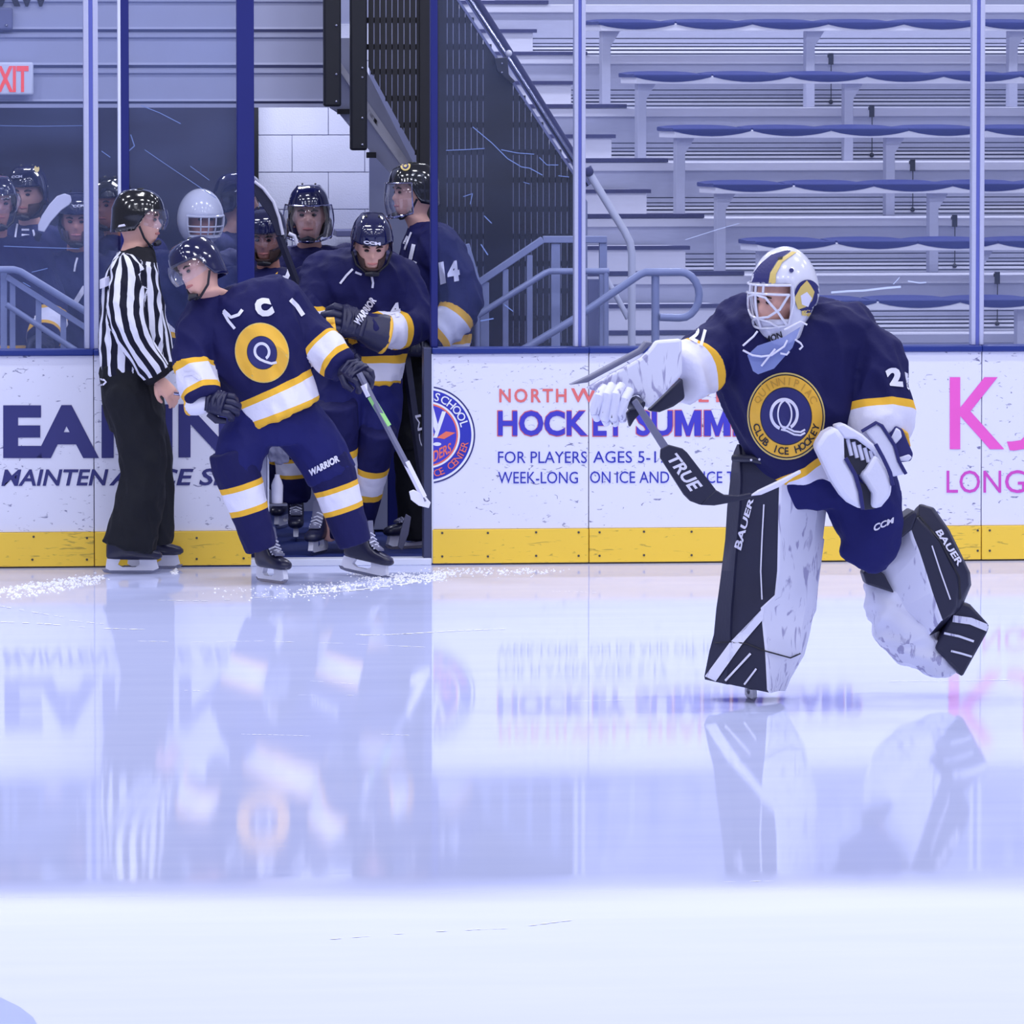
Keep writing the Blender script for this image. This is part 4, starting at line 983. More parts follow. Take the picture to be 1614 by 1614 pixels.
# ================================================================== the goalie
def make_goalie():
    yb = G(1180, 1104).y; s = pxm(yb)
    R = root('person', 'goalie with white leg pads and painted mask striding across the open ice', 'person', G(1186, 1104))
    p = lambda a, b, d=0.0: P(a, b, yb + d)
    # body under the gear
    hc = p(1226, 474, -.22); fw = (-.80, -.60, -.10)
    mb = MB(); add_head(mb, hc, fw, (.06, 0, 1), p(1256, 548, -.06), .93)
    mb.loft(rows(yb, [(505, 1190, 1310, .09), (560, 1170, 1330, .13), (650, 1185, 1310, .13), (740, 1200, 1320, .13)]))
    for pts, rad in (([p(1150, 540), p(1105, 575, -.1), p(1060, 598, -.2)], [.07, .055, .04]), ([p(1345, 535), p(1385, 610, -.08), p(1372, 690, -.2)], [.07, .055, .04]),
                     ([p(1225, 740), p(1210, 850, .0), p(1190, 1020, .03)], [.10, .07, .05]), ([p(1315, 745), p(1385, 870, .14), p(1440, 990, .2)], [.10, .07, .05])):
        q, r_ = dense(pts, rad); mb.tube(q, r_, 14)
    bd = body(R, mb); face_bits(bd, hc, fw, (.06, 0, 1), s=.93)
    # jersey
    tor = rows(yb, [(476, 1205, 1296, .10), (488, 1150, 1345, .17), (508, 1116, 1374, .21), (545, 1112, 1380, .235), (590, 1124, 1366, .245), (640, 1141, 1345, .245), (690, 1163, 1328, .235), (725, 1184, 1318, .215), (757, 1212, 1322, .19)])
    js = garment(R, 'jersey', 'jersey_g', tor, [([p(1172, 520, .0), p(1132, 556, -.06), p(1074, 596, -.22)], [.125, .125, .105]),
                                                ([p(1334, 533, .0), p(1378, 588, -.06), p(1388, 692, -.15)], [.13, .138, .112])], .010, 4, .016, 2, ws=6.5)
    t = bvh(js)
    # crest
    CX, CY = 1239, 656; tf = lambda v: np.column_stack([CX + (v[:, 0] - CX) * .91 + (v[:, 1] - CY) * .015, CY + (v[:, 1] - CY) * 1.02])
    for r0, r1, m, l in ((0, 67.5, 'gold', .004), (0, 65, 'pblack', .005), (0, 63, 'yel', .006), (0, 45, 'pblack', .007), (0, 43.5, 'crest', .008)):
        decal(fine(ring_px(CX, CY, r0, r1, 56, tf=tf, sub=6), 6), t, 'crest_ring', M[m], js, l)
    decal(fine(arc_text_px('QUINNIPIAC', CX, CY, 54, 12, -62, 62, tf=tf), 4), t, 'crest_letters', M['crest_line'], js, .009)
    decal(fine(arc_text_px('CLUB ICE HOCKEY', CX, CY, 54, 11.5, 252, 108, inward=True, tf=tf, bold=.02), 4), t, 'crest_letters', M['pblack'], js, .009)
    QX, QY = 1236, 653
    for a, b, m, l in ((25, 27, 'pwhite', .010),):
        el = lambda cx, cy, rx, ry: (lambda v: np.column_stack([cx + (v[:, 0]) * rx, cy + v[:, 1] * ry]))
        decal(fine(ring_px(0, 0, .80, 1.0, 40, 200, 520 - 10, tf=el(QX, QY, 23, 26)), 4), t, 'crest_monogram', M['pwhite'], js, .010)
        decal(fine(ring_px(0, 0, .84, 1.0, 40, 190, 345, tf=el(QX + 4, QY, 15, 25)), 4), t, 'crest_monogram', M['pwhite'], js, .010)
        decal(fine(ring_px(0, 0, .84, 1.0, 40, 20, 170, tf=el(QX - 3, QY, 16, 25)), 4), t, 'crest_monogram', M['pwhite'], js, .010)
    for yo in (0, 5): decal(fine(stroke_px([(1231, 672 + yo), (1240, 674 + yo), (1252, 680 + yo), (1262, 681 + yo), (1269, 677 + yo)], 3), 4), t, 'crest_monogram', M['pwhite'], js, .010)
    # sleeve numbers
    decal(fine(text_px('21', [(1092, 512), (1114, 520), (1107, 546), (1086, 534)], bold=.04), 4), t, 'sleeve_number', M['pwhite'], js, .006)
    decal(fine(text_px('2', [(1394, 582), (1420, 577), (1424, 610), (1403, 608)], bold=.06), 4), t, 'sleeve_number', M['pwhite'], js, .006)
    decal(fine(text_px('1', [(1426, 586), (1433, 590), (1436, 618), (1430, 612)], bold=.05), 4), t, 'sleeve_number', M['pwhite'], js, .006)
    # pants
    pt = trousers(R, 'pants', 'navy', [([p(1345, 745, .03), p(1364, 800, .0), p(1370, 850, -.02), p(1352, 888, -.01)], [.155, .150, .125, .085]), ([p(1225, 740, .04), p(1218, 830, .05)], [.15, .12])],
                  rings=rows(yb + .04, [(715, 1195, 1330, .17), (760, 1190, 1350, .18), (800, 1200, 1350, .15)]))
    decal(fine(text_px('CCM', [(1376, 827), (1409, 815), (1411, 823), (1378, 838)], bold=.04, shear=.25), 4), bvh(pt), 'pants_lettering', M['pwhite'], pt, .006)
    # ---- standing leg pad
    def ring(pts): return [p(*q) for q in pts]
    rw = [(700, 1162, 1168, 1180, 1192), (714, 1156, 1170, 1202, 1214), (733, 1153, 1170, 1226, 1244), (747, 1152, 1171, 1230, 1290), (764, 1150, 1171, 1230, 1304), (800, 1146, 1169, 1229, 1303), (850, 1143, 1165, 1228, 1297),
          (900, 1137, 1161, 1227, 1291), (938, 1132, 1158, 1223, 1288), (958, 1129, 1156, 1201, 1284), (1000, 1125, 1154, 1205, 1276)]
    rg = []
    for i, (y, xl, xa, xm, xr) in enumerate(rw):
        k = .35 if i == 0 else .7 if i == 1 else 1
        rg.append(ring([(xl, y, .02), (xa - 4, y, -.085 * k), (xa, y, -.075 * k), (xm - 2, y, -.135 * k), (xm + 2, y, -.138 * k), (xr - 14, y, -.05), (xr, y, .03), (xr - 8, y + 2, .13), ((xl + xr) / 2, y, .16), (xl + 6, y, .12)]))
    low = [((1118, 1026), (1154, 1026), (1208, 1028), (1268, 1032)), ((1110, 1066), (1148, 1074), (1211, 1087), (1246, 1070)), ((1111, 1071), (1150, 1079), (1214, 1092), (1238, 1089))]
    for a, b, c, d in low:
        rg.append(ring([(*a, .0), (b[0] - 4, b[1], -.10), (*b, -.095), (c[0] - 2, c[1], -.155), (c[0] + 2, c[1], -.158), (d[0] - 10, d[1], -.06), (*d, .03), (d[0] - 8, d[1], .13), ((a[0] + d[0]) / 2, (a[1] + d[1]) / 2, .15), (a[0] + 5, a[1], .12)]))
    pad = build(MB().loft(rg, 0, True, [0, 0, 0, 1, 1, 1, 1, 0, 0, 0]), 'leg_pad', [M['gear_black'], M['gear_white']], R, bev=.006, angle=28)
    tp = bvh(pad)
    for pts, w_ in (([(1204, 795), (1201, 850), (1199, 900), (1201, 945)], 2.2), ([(1143, 1073), (1183, 1030)], 3.5), ([(1173, 1079), (1192, 1054)], 3.0)):
        decal(fine(stroke_px(pts, w_), 5), tp, 'piping', M['pwhite'], pad, .006)
    decal(fine_poly([(1111, 1066), (1150, 1013), (1166, 1002), (1204, 957), (1203, 976), (1172, 1012), (1128, 1074)], 8), tp, 'toe_stripe', M['gear_white'], pad, .005)
    decal(fine(text_px('BAUER', [(1157, 862), (1181, 782), (1188, 787), (1168, 868)], bold=.03), 4), tp, 'pad_lettering', M['pwhite'], pad, .006)
    decal(fine(stroke_px([(1126, 1013), (1150, 1012), (1175, 1014), (1206, 1026), (1246, 1037), (1262, 1030)], 2.2), 6), tp, 'seam', M['pblack'], pad, .005)
    build(MB().tube([p(a, b, d) for a, b, d in ((1156, 722, -.06), (1185, 723, -.12), (1216, 730, -.14), (1230, 746, -.15), (1262, 741, -.12), (1292, 752, -.06), (1305, 768, .02), (1306, 780, .04))], .015, 10), 'top_binding', M['gear_black'], pad)
    for a, b in ((1184, 725), (1197, 724), (1209, 729), (1221, 733), (1227, 737), (1244, 746), (1266, 747), (1285, 749)): build(MB().ball(p(a, b, -.165), .005, 8, 6), 'rivet', M['pwhite'], pad)
    slab_px([(1289, 846), (1300, 849), (1290, 925), (1287, 962), (1262, 1018), (1268, 940)], yb + .04, .05, 'calf_wrap', 'gear_white', pad, .008)
    # skate under the pad
    skate(R, G(1184, 1104) + V((0, .04, 0)), (.05, -1, 0), s=.62)
    # ---- trailing leg pad
    tr = [((1395, 868), (1436, 833), (1446, 814), (1452, 794)), ((1384, 884), (1441, 848), (1458, 828), (1472, 800)), ((1372, 906), (1449, 868), (1480, 850), (1497, 836)), ((1384, 938), (1462, 908), (1503, 892), (1529, 902)), ((1406, 966), (1470, 934), (1510, 926), (1531, 922)), ((1432, 1000), (1480, 962), (1508, 955), (1516, 958)), ((1448, 1022), (1486, 978), (1500, 968), (1506, 968))]
    rg = []
    for i, (a, b, c, d) in enumerate(tr):
        rg.append(ring([(*a, .12), (b[0] - 3, b[1] + 2, .0), (*b, .0), (c[0] - 2, c[1], -.015), (c[0] + 1, c[1], .0), (d[0] - 4, d[1], .02), (*d, .07), (d[0] - 8, d[1] + 5, .18), (c[0] - 20, c[1] + 12, .24), (a[0] + 10, a[1] + 2, .24)]))
    pad2 = build(MB().loft(rg, 0, True, [1, 1, 0, 0, 0, 0, 0, 0, 1, 1]), 'leg_pad', [M['gear_black'], M['gear_white']], R, bev=.006, angle=28)
    mb = MB(); q, r_ = dense([p(1380, 912, .18), p(1404, 955, .17), p(1432, 1000, .16), p(1474, 1036, .15), p(1506, 1060, .15)], [.055, .105, .115, .07, .022]); mb.tube(q, r_, 20)
    me = remesh(mb, .012, 4); wrinkle(me, .012, 7, 5, (1, 1, 3)); put(me, 'calf_wrap', M['gear_white'], pad2)
    tb = slab_px([(1474, 1022), (1502, 965), (1514, 948), (1530, 953), (1560, 986), (1556, 998), (1517, 1068)], yb + .06, .12, 'toe_box', 'gear_black', pad2, .012)
    slab_px([(1366, 898), (1376, 852), (1441, 803), (1446, 812), (1438, 835), (1412, 856), (1394, 874), (1378, 904)], yb - .02, .16, 'knee_pad', 'gear_black', pad2, .01)
    slab_px([(1360, 902), (1375, 893), (1394, 905), (1410, 935), (1366, 921)], yb + .06, .1, 'knee_strap', 'gear_black', pad2, .008)
    t2 = bvh([pad2, tb])
    for pts, w_ in (([(1502, 975), (1530, 979), (1557, 990)], 11), ([(1488, 998), (1512, 1003), (1535, 1011)], 3.6), ([(1499, 1026), (1515, 1030), (1532, 1035)], 3.2)):
        decal(fine(stroke_px(pts, w_), 5), t2, 'toe_stripe', M['gear_white'], pad2, .006)
    decal(fine(stroke_px([(1469, 860), (1482, 900), (1498, 945)], 2.2), 5), t2, 'piping', M['pwhite'], pad2, .006)
    decal(fine(stroke_px([(1448, 812), (1482, 852), (1512, 910), (1514, 945)], 2.5), 5), t2, 'seam', M['pblack'], pad2, .005)
    decal(fine(text_px('BAUER', [(1484, 834), (1519, 887), (1510, 893), (1474, 838)], bold=.03), 4), t2, 'pad_lettering', M['pwhite'], pad2, .007)
    # ---- blocker and its glove fingers
    bl = slab_px([(924, 612), (1010, 564), (1022, 553), (1034, 537), (1075, 534), (1076, 590), (1050, 618), (1022, 645), (1018, 641), (1008, 622), (995, 625), (985, 640), (950, 620)], yb - .34, .05, 'blocker', 'gear_white', R, .012)
    slab_px([(898, 607), (926, 603), (1012, 557), (1030, 540), (1018, 538), (1008, 550), (930, 592)], yb - .31, .07, 'blocker_edge', 'grey', bl, .006)
    slab_px([(1022, 648), (1076, 596), (1080, 628), (1062, 641), (1040, 650)], yb - .29, .08, 'blocker_palm', 'gear_black', bl, .01)
    for i, (a, b, c, d) in enumerate(((944, 625, 937, 660), (957, 622, 952, 667), (971, 622, 966, 668), (984, 630, 978, 662))):
        build(MB().tube([p(a + 8, b - 14, -.36), p(a, b, -.40), p(c, d - 12, -.39), p(c + 4, d, -.34)], [.020, .022, .021, .015], 10), 'finger', M['gear_white'], bl)
    for a, b in ((950.5, 660), (964.5, 668)): build(MB().tube([p(a + 4, b - 42, -.405), p(a, b - 10, -.405), p(a + 1, b, -.36)], .004, 6), 'finger_seam', M['pblack'], bl)
    build(MB().tube([p(995, 640, -.3), p(1002, 634, -.36), p(1012, 640, -.38)], [.02, .026, .02], 10), 'thumb', M['gear_black'], bl)
    slab_px([(988, 652), (997, 640), (1012, 632), (1016, 645), (1000, 662), (993, 674)], yb - .30, .05, 'palm', 'gear_black', bl, .006)
    # ---- catching glove
    y = yb - .34
    tr_ = slab_px([(1286, 704), (1300, 682), (1318, 672), (1331, 690), (1332, 722), (1347, 747), (1355, 774), (1359, 804), (1340, 794), (1328, 782), (1312, 758)], y - .06, .13, 'catching_glove', 'gear_clean', R, .018)
    slab_px([(1316, 671), (1330, 667), (1360, 685), (1383, 706), (1398, 738), (1392, 742), (1376, 712), (1350, 692), (1331, 692)], y - .03, .1, 'glove_cuff', 'gear_clean', tr_, .012)
    slab_px([(1328, 690), (1350, 692), (1380, 716), (1362, 748), (1346, 748), (1331, 724)], y + .0, .05, 'webbing', 'gear_dark', tr_, .004)
    for i in range(5): build(MB().tube([p(1336 + i * 9, 692 + i * 4.5, -.345), p(1342 + i * 9, 718 + i * 3.5, -.345)], .008, 6), 'lacing', M['gear_clean'], tr_)
    slab_px([(1380, 716), (1398, 740), (1406, 763), (1405, 781), (1390, 799), (1376, 803), (1376, 778), (1357, 748), (1366, 740)], y - .05, .12, 'palm_pad', 'gear_clean', tr_, .016)
    slab_px([(1354, 758), (1378, 772), (1380, 802), (1362, 804), (1356, 780)], y + .01, .06, 'pocket', 'gear_dark', tr_, .004)
    build(MB().tube([p(a, b, -.40) for a, b in ((1333, 722), (1348, 748), (1356, 775), (1360, 803))], .008, 8).tube([p(a, b, -.39) for a, b in ((1380, 700), (1392, 722), (1403, 745), (1407, 765))], .008, 8), 'binding', M['crest'], tr_)
    slab_px([(1361, 677), (1381, 667), (1389, 671), (1409, 702), (1416, 727), (1427, 747), (1407, 752), (1399, 733), (1384, 705), (1370, 688)], y + .06, .07, 'wrist_cuff', 'gear_clean', tr_, .008)
    build(MB().tube([p(a, b, -.285) for a, b in ((1358, 680), (1381, 666), (1390, 671), (1410, 702), (1417, 727), (1428, 747))], .007, 8), 'binding', M['crest'], tr_)
    slab_px([(1402, 684), (1412, 671), (1423, 676), (1432, 698), (1440, 716), (1436, 727), (1418, 729), (1408, 703)], y + .08, .07, 'cuff_strap', 'crest', tr_, .008)
    slab_px([(1405, 690), (1413, 674), (1420, 679), (1422, 689), (1411, 701)], y + .07, .03, 'cuff_patch', 'gear_clean', tr_, .005)
    slab_px([(1415, 722), (1433, 716), (1438, 721), (1432, 727), (1419, 727)], y + .07, .03, 'cuff_patch', 'gear_clean', tr_, .005)
    slab_px([(1398, 672), (1412, 668), (1432, 682), (1436, 705), (1428, 700), (1420, 680)], y + .12, .05, 'cuff_trim', 'yel', tr_, .006)
    # ---- mask with cage and throat guard
    f, r, u = frame((-.80, -.60, -.06), (.05, 0, 1)); c = p(1238, 463, -.19); nphi, nel = 48, 26; mb = MB()
    pts = {}
    def surf(phi, el, k=1.0):
        cp, sp_ = math.cos(phi), math.sin(phi); hx = (.158 + .018 * max(0, -math.sin(el))) if cp > 0 else .155
        hz = .187 if el > 0 else (.225 if cp > 0 else .16)
        ce, se = math.cos(el), math.sin(el)
        nar = 1 - .16 * max(0, -se) ** 1.2
        return c + (f * (hx * cp * ce * k * (nar if cp > 0 else nar * .9)) + r * (.128 * sp_ * ce * k * nar) + u * (hz * se * k))
    for i in range(nel + 1):
        el = -math.pi / 2 * .93 + math.pi * .965 * i / nel
        for k in range(nphi): mb.v.append(surf(2 * math.pi * k / nphi - math.pi, el)); pts[i, k] = el
    for i in range(nel):
        for k in range(nphi):
            el = pts[i, k]; ph = 2 * math.pi * (k + .5) / nphi - math.pi
            if abs(ph) < 1.02 and -.44 < el < .22: continue                 # face opening
            if abs(ph) > 1.9 and el < -.35: continue                        # open back of the neck
            j = (k + 1) % nphi; mb.f.append([i * nphi + k, i * nphi + j, (i + 1) * nphi + j, (i + 1) * nphi + k]); mb.m.append(0)
    mb.f.append([nel * nphi + k for k in range(nphi)]); mb.m.append(0)
    mk = build(mb, 'goalie_mask', M['helm_white'], R, angle=80); tm = bvh(mk)
    sm = mk.modifiers.new('thick', 'SOLIDIFY'); sm.thickness = .008; sm.offset = -1
    decal(fine_poly([(1179, 449), (1186, 432), (1198, 416), (1216, 401), (1240, 394), (1247, 395), (1226, 409), (1214, 428), (1210, 449)], 5), tm, 'stripe', M['crest'], mk, .005)
    decal(fine_poly([(1211, 449), (1214, 430), (1227, 410), (1248, 396), (1256, 397), (1233, 413), (1223, 432), (1222, 460), (1213, 460)], 5), tm, 'stripe', M['gold'], mk, .005)
    decal(fine(ring_px(1273, 467, 0, 23, 28, tf=lambda v: np.column_stack([1273 + (v[:, 0] - 1273) * .92, 467 + (v[:, 1] - 467) * 1.14])), 5), tm, 'badge', M['crest'], mk, .005)
    decal(fine_poly([(1252, 470), (1262, 452), (1272, 442), (1278, 450), (1284, 460), (1280, 474), (1270, 484), (1258, 488)], 5), tm, 'badge_patch', M['gold'], mk, .007)
    decal(fine_poly([(1262, 466), (1272, 460), (1280, 470), (1274, 484), (1264, 480)], 5), tm, 'badge_patch', M['pwhite'], mk, .008)
    decal(fine(ring_px(1247.5, 426, 0, 3.6, 14), 4), tm, 'vent_hole', M['crest'], mk, .006)
    decal(fine_poly([(1226, 406), (1234, 404), (1233, 408), (1226, 409)], 4), tm, 'vent_hole', M['pblack'], mk, .008)
    decal(fine_poly([(1264, 488), (1282, 489), (1275, 499), (1264, 497)], 5), tm, 'stripe', M['gold'], mk, .005)
    decal(fine(text_px('DMON', [(1196, 535), (1231, 522), (1234, 533), (1199, 546)], bold=.03), 4), tm, 'chin_lettering', M['pblack'], mk, .006)
    bars = [[(-1.05, .24), (-.6, .25), (0, .25), (.6, .25), (1.05, .24)], [(-1.0, .05), (-.5, .07), (0, .08), (.5, .07), (1.0, .05)], [(0.0, .26), (0, 0), (0, -.3), (0, -.56)], [(-.28, .26), (-.27, .1)], [(.28, .26), (.27, .1)],
            [(-1.0, .06), (-.75, -.2), (-.4, -.33), (0, -.36), (.4, -.33), (.75, -.2), (1.0, .06)], [(0, .06), (.35, .0), (.7, -.25), (.95, -.5)], [(0, .06), (-.35, .0), (-.7, -.25), (-.95, -.5)], [(-1.08, .24), (-1.12, -.1), (-1.0, -.5)], [(1.08, .24), (1.12, -.1), (1.0, -.5)],
            [(-1.0, -.5), (-.5, -.54), (0, -.56), (.5, -.54), (1.0, -.5)], [(0, -.36), (.4, -.42), (.7, -.54)], [(0, -.36), (-.4, -.42), (-.7, -.54)]]
    for b in bars:
        q = []
        for (a0, e0), (a1, e1) in zip(b, b[1:]): q += [surf(a0 + (a1 - a0) * i / 4, e0 + (e1 - e0) * i / 4, 1.05) for i in range(4)]
        q.append(surf(*b[-1], 1.05)); build(MB().tube(q, .0052, 8), 'cage_bar', M['helm_white'], mk)
    gd = slab_px([(1178, 560), (1194, 545), (1236, 531), (1262, 515), (1249, 548), (1220, 581), (1195, 590), (1187, 585)], yb - .345, .004, 'throat_guard', 'guard', mk, .0)
    for q in ([(1171, 552), (1186, 560), (1200, 562), (1216, 560), (1236, 546), (1241, 536)], [(1200, 577), (1212, 562), (1222, 550)], [(1230, 557), (1240, 559), (1244, 554)], [(1253, 535), (1262, 541), (1265, 546), (1260, 551)], [(1171, 545), (1188, 530), (1194, 522)], [(1236, 520), (1262, 507), (1272, 512)]):
        build(MB().tube([p(a, b, -.355) for a, b in q], .004, 8), 'cord', M['pwhite'], mk)
    # ---- goalie stick (held, a thing of its own)
    S = root('goalie_stick', 'dark goalie stick with white lettering and white taped blade held by the goalie', 'hockey stick', p(1100, 795, -.42))
    ys = yb - .40
    slab_px([(996, 634), (1004, 628), (1054, 702), (1044, 710)], ys, .022, 'shaft', 'grey', S, .004)
    pd = slab_px([(1042, 708), (1054, 701), (1076, 707), (1083, 713), (1130, 774), (1104, 796), (1088, 790), (1078, 780), (1041, 722)], ys - .003, .03, 'paddle', 'gear_black', S, .004)
    bd_ = slab_px([(1104, 796), (1128, 772), (1142, 780), (1164, 781), (1184, 777), (1186, 784), (1160, 791), (1126, 797)], ys - .004, .03, 'blade', 'gear_black', S, .004)
    slab_px([(1183, 782), (1196, 773), (1230, 757), (1252, 746), (1262, 741), (1263, 746), (1250, 753), (1230, 767), (1200, 780)], ys - .008, .034, 'blade_tape', 'pwhite', S, .004)
    build(on_plane(text_px('TRUE', [(1066, 713), (1108, 766), (1090, 778), (1051, 724)], bold=.03, shear=.2), ys - .0045), 'lettering', M['pwhite'], S, smooth=False)
    return R
M['crest'] = mat('crest_navy', lin(30, 32, 104), 0.55); M['crest_line'] = mat('crest_gold_dark', lin(196, 150, 50), 0.5)
M['gear_clean'] = mat('gear_clean_white', lin(222, 224, 246), 0.5, var=0.05, bump=0.1)
make_goalie()
# ================================================================== the referee
def make_referee():
    yb = G(215, 902).y; p = lambda a, b, d=0.0: P(a, b, yb + d)
    R = root('person', 'referee in black and white striped shirt and black trousers standing at the boards', 'person', G(215, 902))
    hc = p(218, 345, 0); fw = (.97, -.18, -.08)
    mb = MB(); add_head(mb, hc, fw, (-.04, 0, 1), p(208, 410, 0))
    mb.loft(rows(yb, [(402, 185, 235, .10), (430, 178, 240, .15), (500, 170, 245, .15), (590, 170, 245, .14)]))
    for pts, rad in (([p(200, 435, -.17), p(202, 508, -.25), p(246, 590, -.22)], [.055, .045, .032]), ([p(215, 435, .17), p(236, 510, .2), p(254, 580, .14)], [.055, .045, .032]),
                     ([p(205, 620, -.1), p(226, 745, -.1), p(205, 865, -.1)], [.09, .06, .045]), ([p(215, 620, .1), p(236, 745, .1), p(238, 855, .1)], [.09, .06, .045])):
        q, r_ = dense(pts, rad); mb.tube(q, r_, 14)
    add_hand(mb, p(250, 599, -.22), p(270, 622, -.23) - p(250, 599, -.22), (.35, -.9, .3), 1.0, 1, .7)
    bd = body(R, mb, voxel=.006); face_bits(bd, hc, fw, (-.04, 0, 1))
    h = helmet(R, hc, fw, (-.04, 0, 1), 'helm_black', 'half', 1.04)
    build(MB().prism([hc + V((-.10, -.085, -.028)), hc + V((-.072, -.094, -.022)), hc + V((-.066, -.094, -.032)), hc + V((-.104, -.085, -.038))], (0, -.006, 0)), 'rear_patch', M['pwhite'], h)
    tor = rows(yb, [(391, 196, 240, .085), (399, 187, 243, .11), (410, 179, 244, .17), (428, 170, 247, .205), (455, 163, 251, .215), (490, 160, 255, .205), (530, 158, 257, .20), (565, 159, 254, .19), (590, 162, 247, .18)])
    sh_ = garment(R, 'striped_shirt', 'refshirt', tor, [([p(203, 432, -.17), p(201, 508, -.245), p(250, 594, -.22)], [.092, .088, .066]), ([p(216, 435, .17), p(238, 510, .2), p(256, 585, .13)], [.092, .085, .062])], .009, 4, .009, 4, nstr=(13, 9), ws=10)
    tr = trousers(R, 'trousers', 'blackcloth', [([p(207, 625, -.09), p(226, 745, -.12), p(203, 862, -.1)], [.135, .105, .132]), ([p(214, 625, .09), p(240, 745, .08), p(236, 852, .1)], [.13, .10, .112])], .011, .008, 8,
                  rings=rows(yb, [(576, 158, 252, .185), (600, 156, 254, .19), (640, 163, 258, .19), (680, 175, 261, .17)]))
    t = bvh(tr)
    decal(fine(stroke_px([(155, 597), (164, 599), (167, 602), (163, 606), (157, 607)], 3), 3), t, 'brand_mark', M['pwhite'], tr, .006)
    skate(R, G(199, 904), (1, -.12, 0), s=.9); skate(R, G(233, 897), (1, .02, 0), s=.9)
    # arm band and whistle
    build(MB().loft([ell(p(165, 438 + k, -.1), V((.025, 0, .01)), (0, .05, 0), 12) for k in (0, 14)]), 'arm_band', M['pwhite'], R)
    w_ = root('whistle', 'small silver finger whistle in the referee hand', 'whistle', p(279, 620, -.24))
    build(MB().tube([p(274, 620, -.25), p(286, 622, -.25)], .008, 10).ball(p(284, 620, -.25), .012, 10, 8), 'whistle_body', M['chrome'], w_)
make_referee()
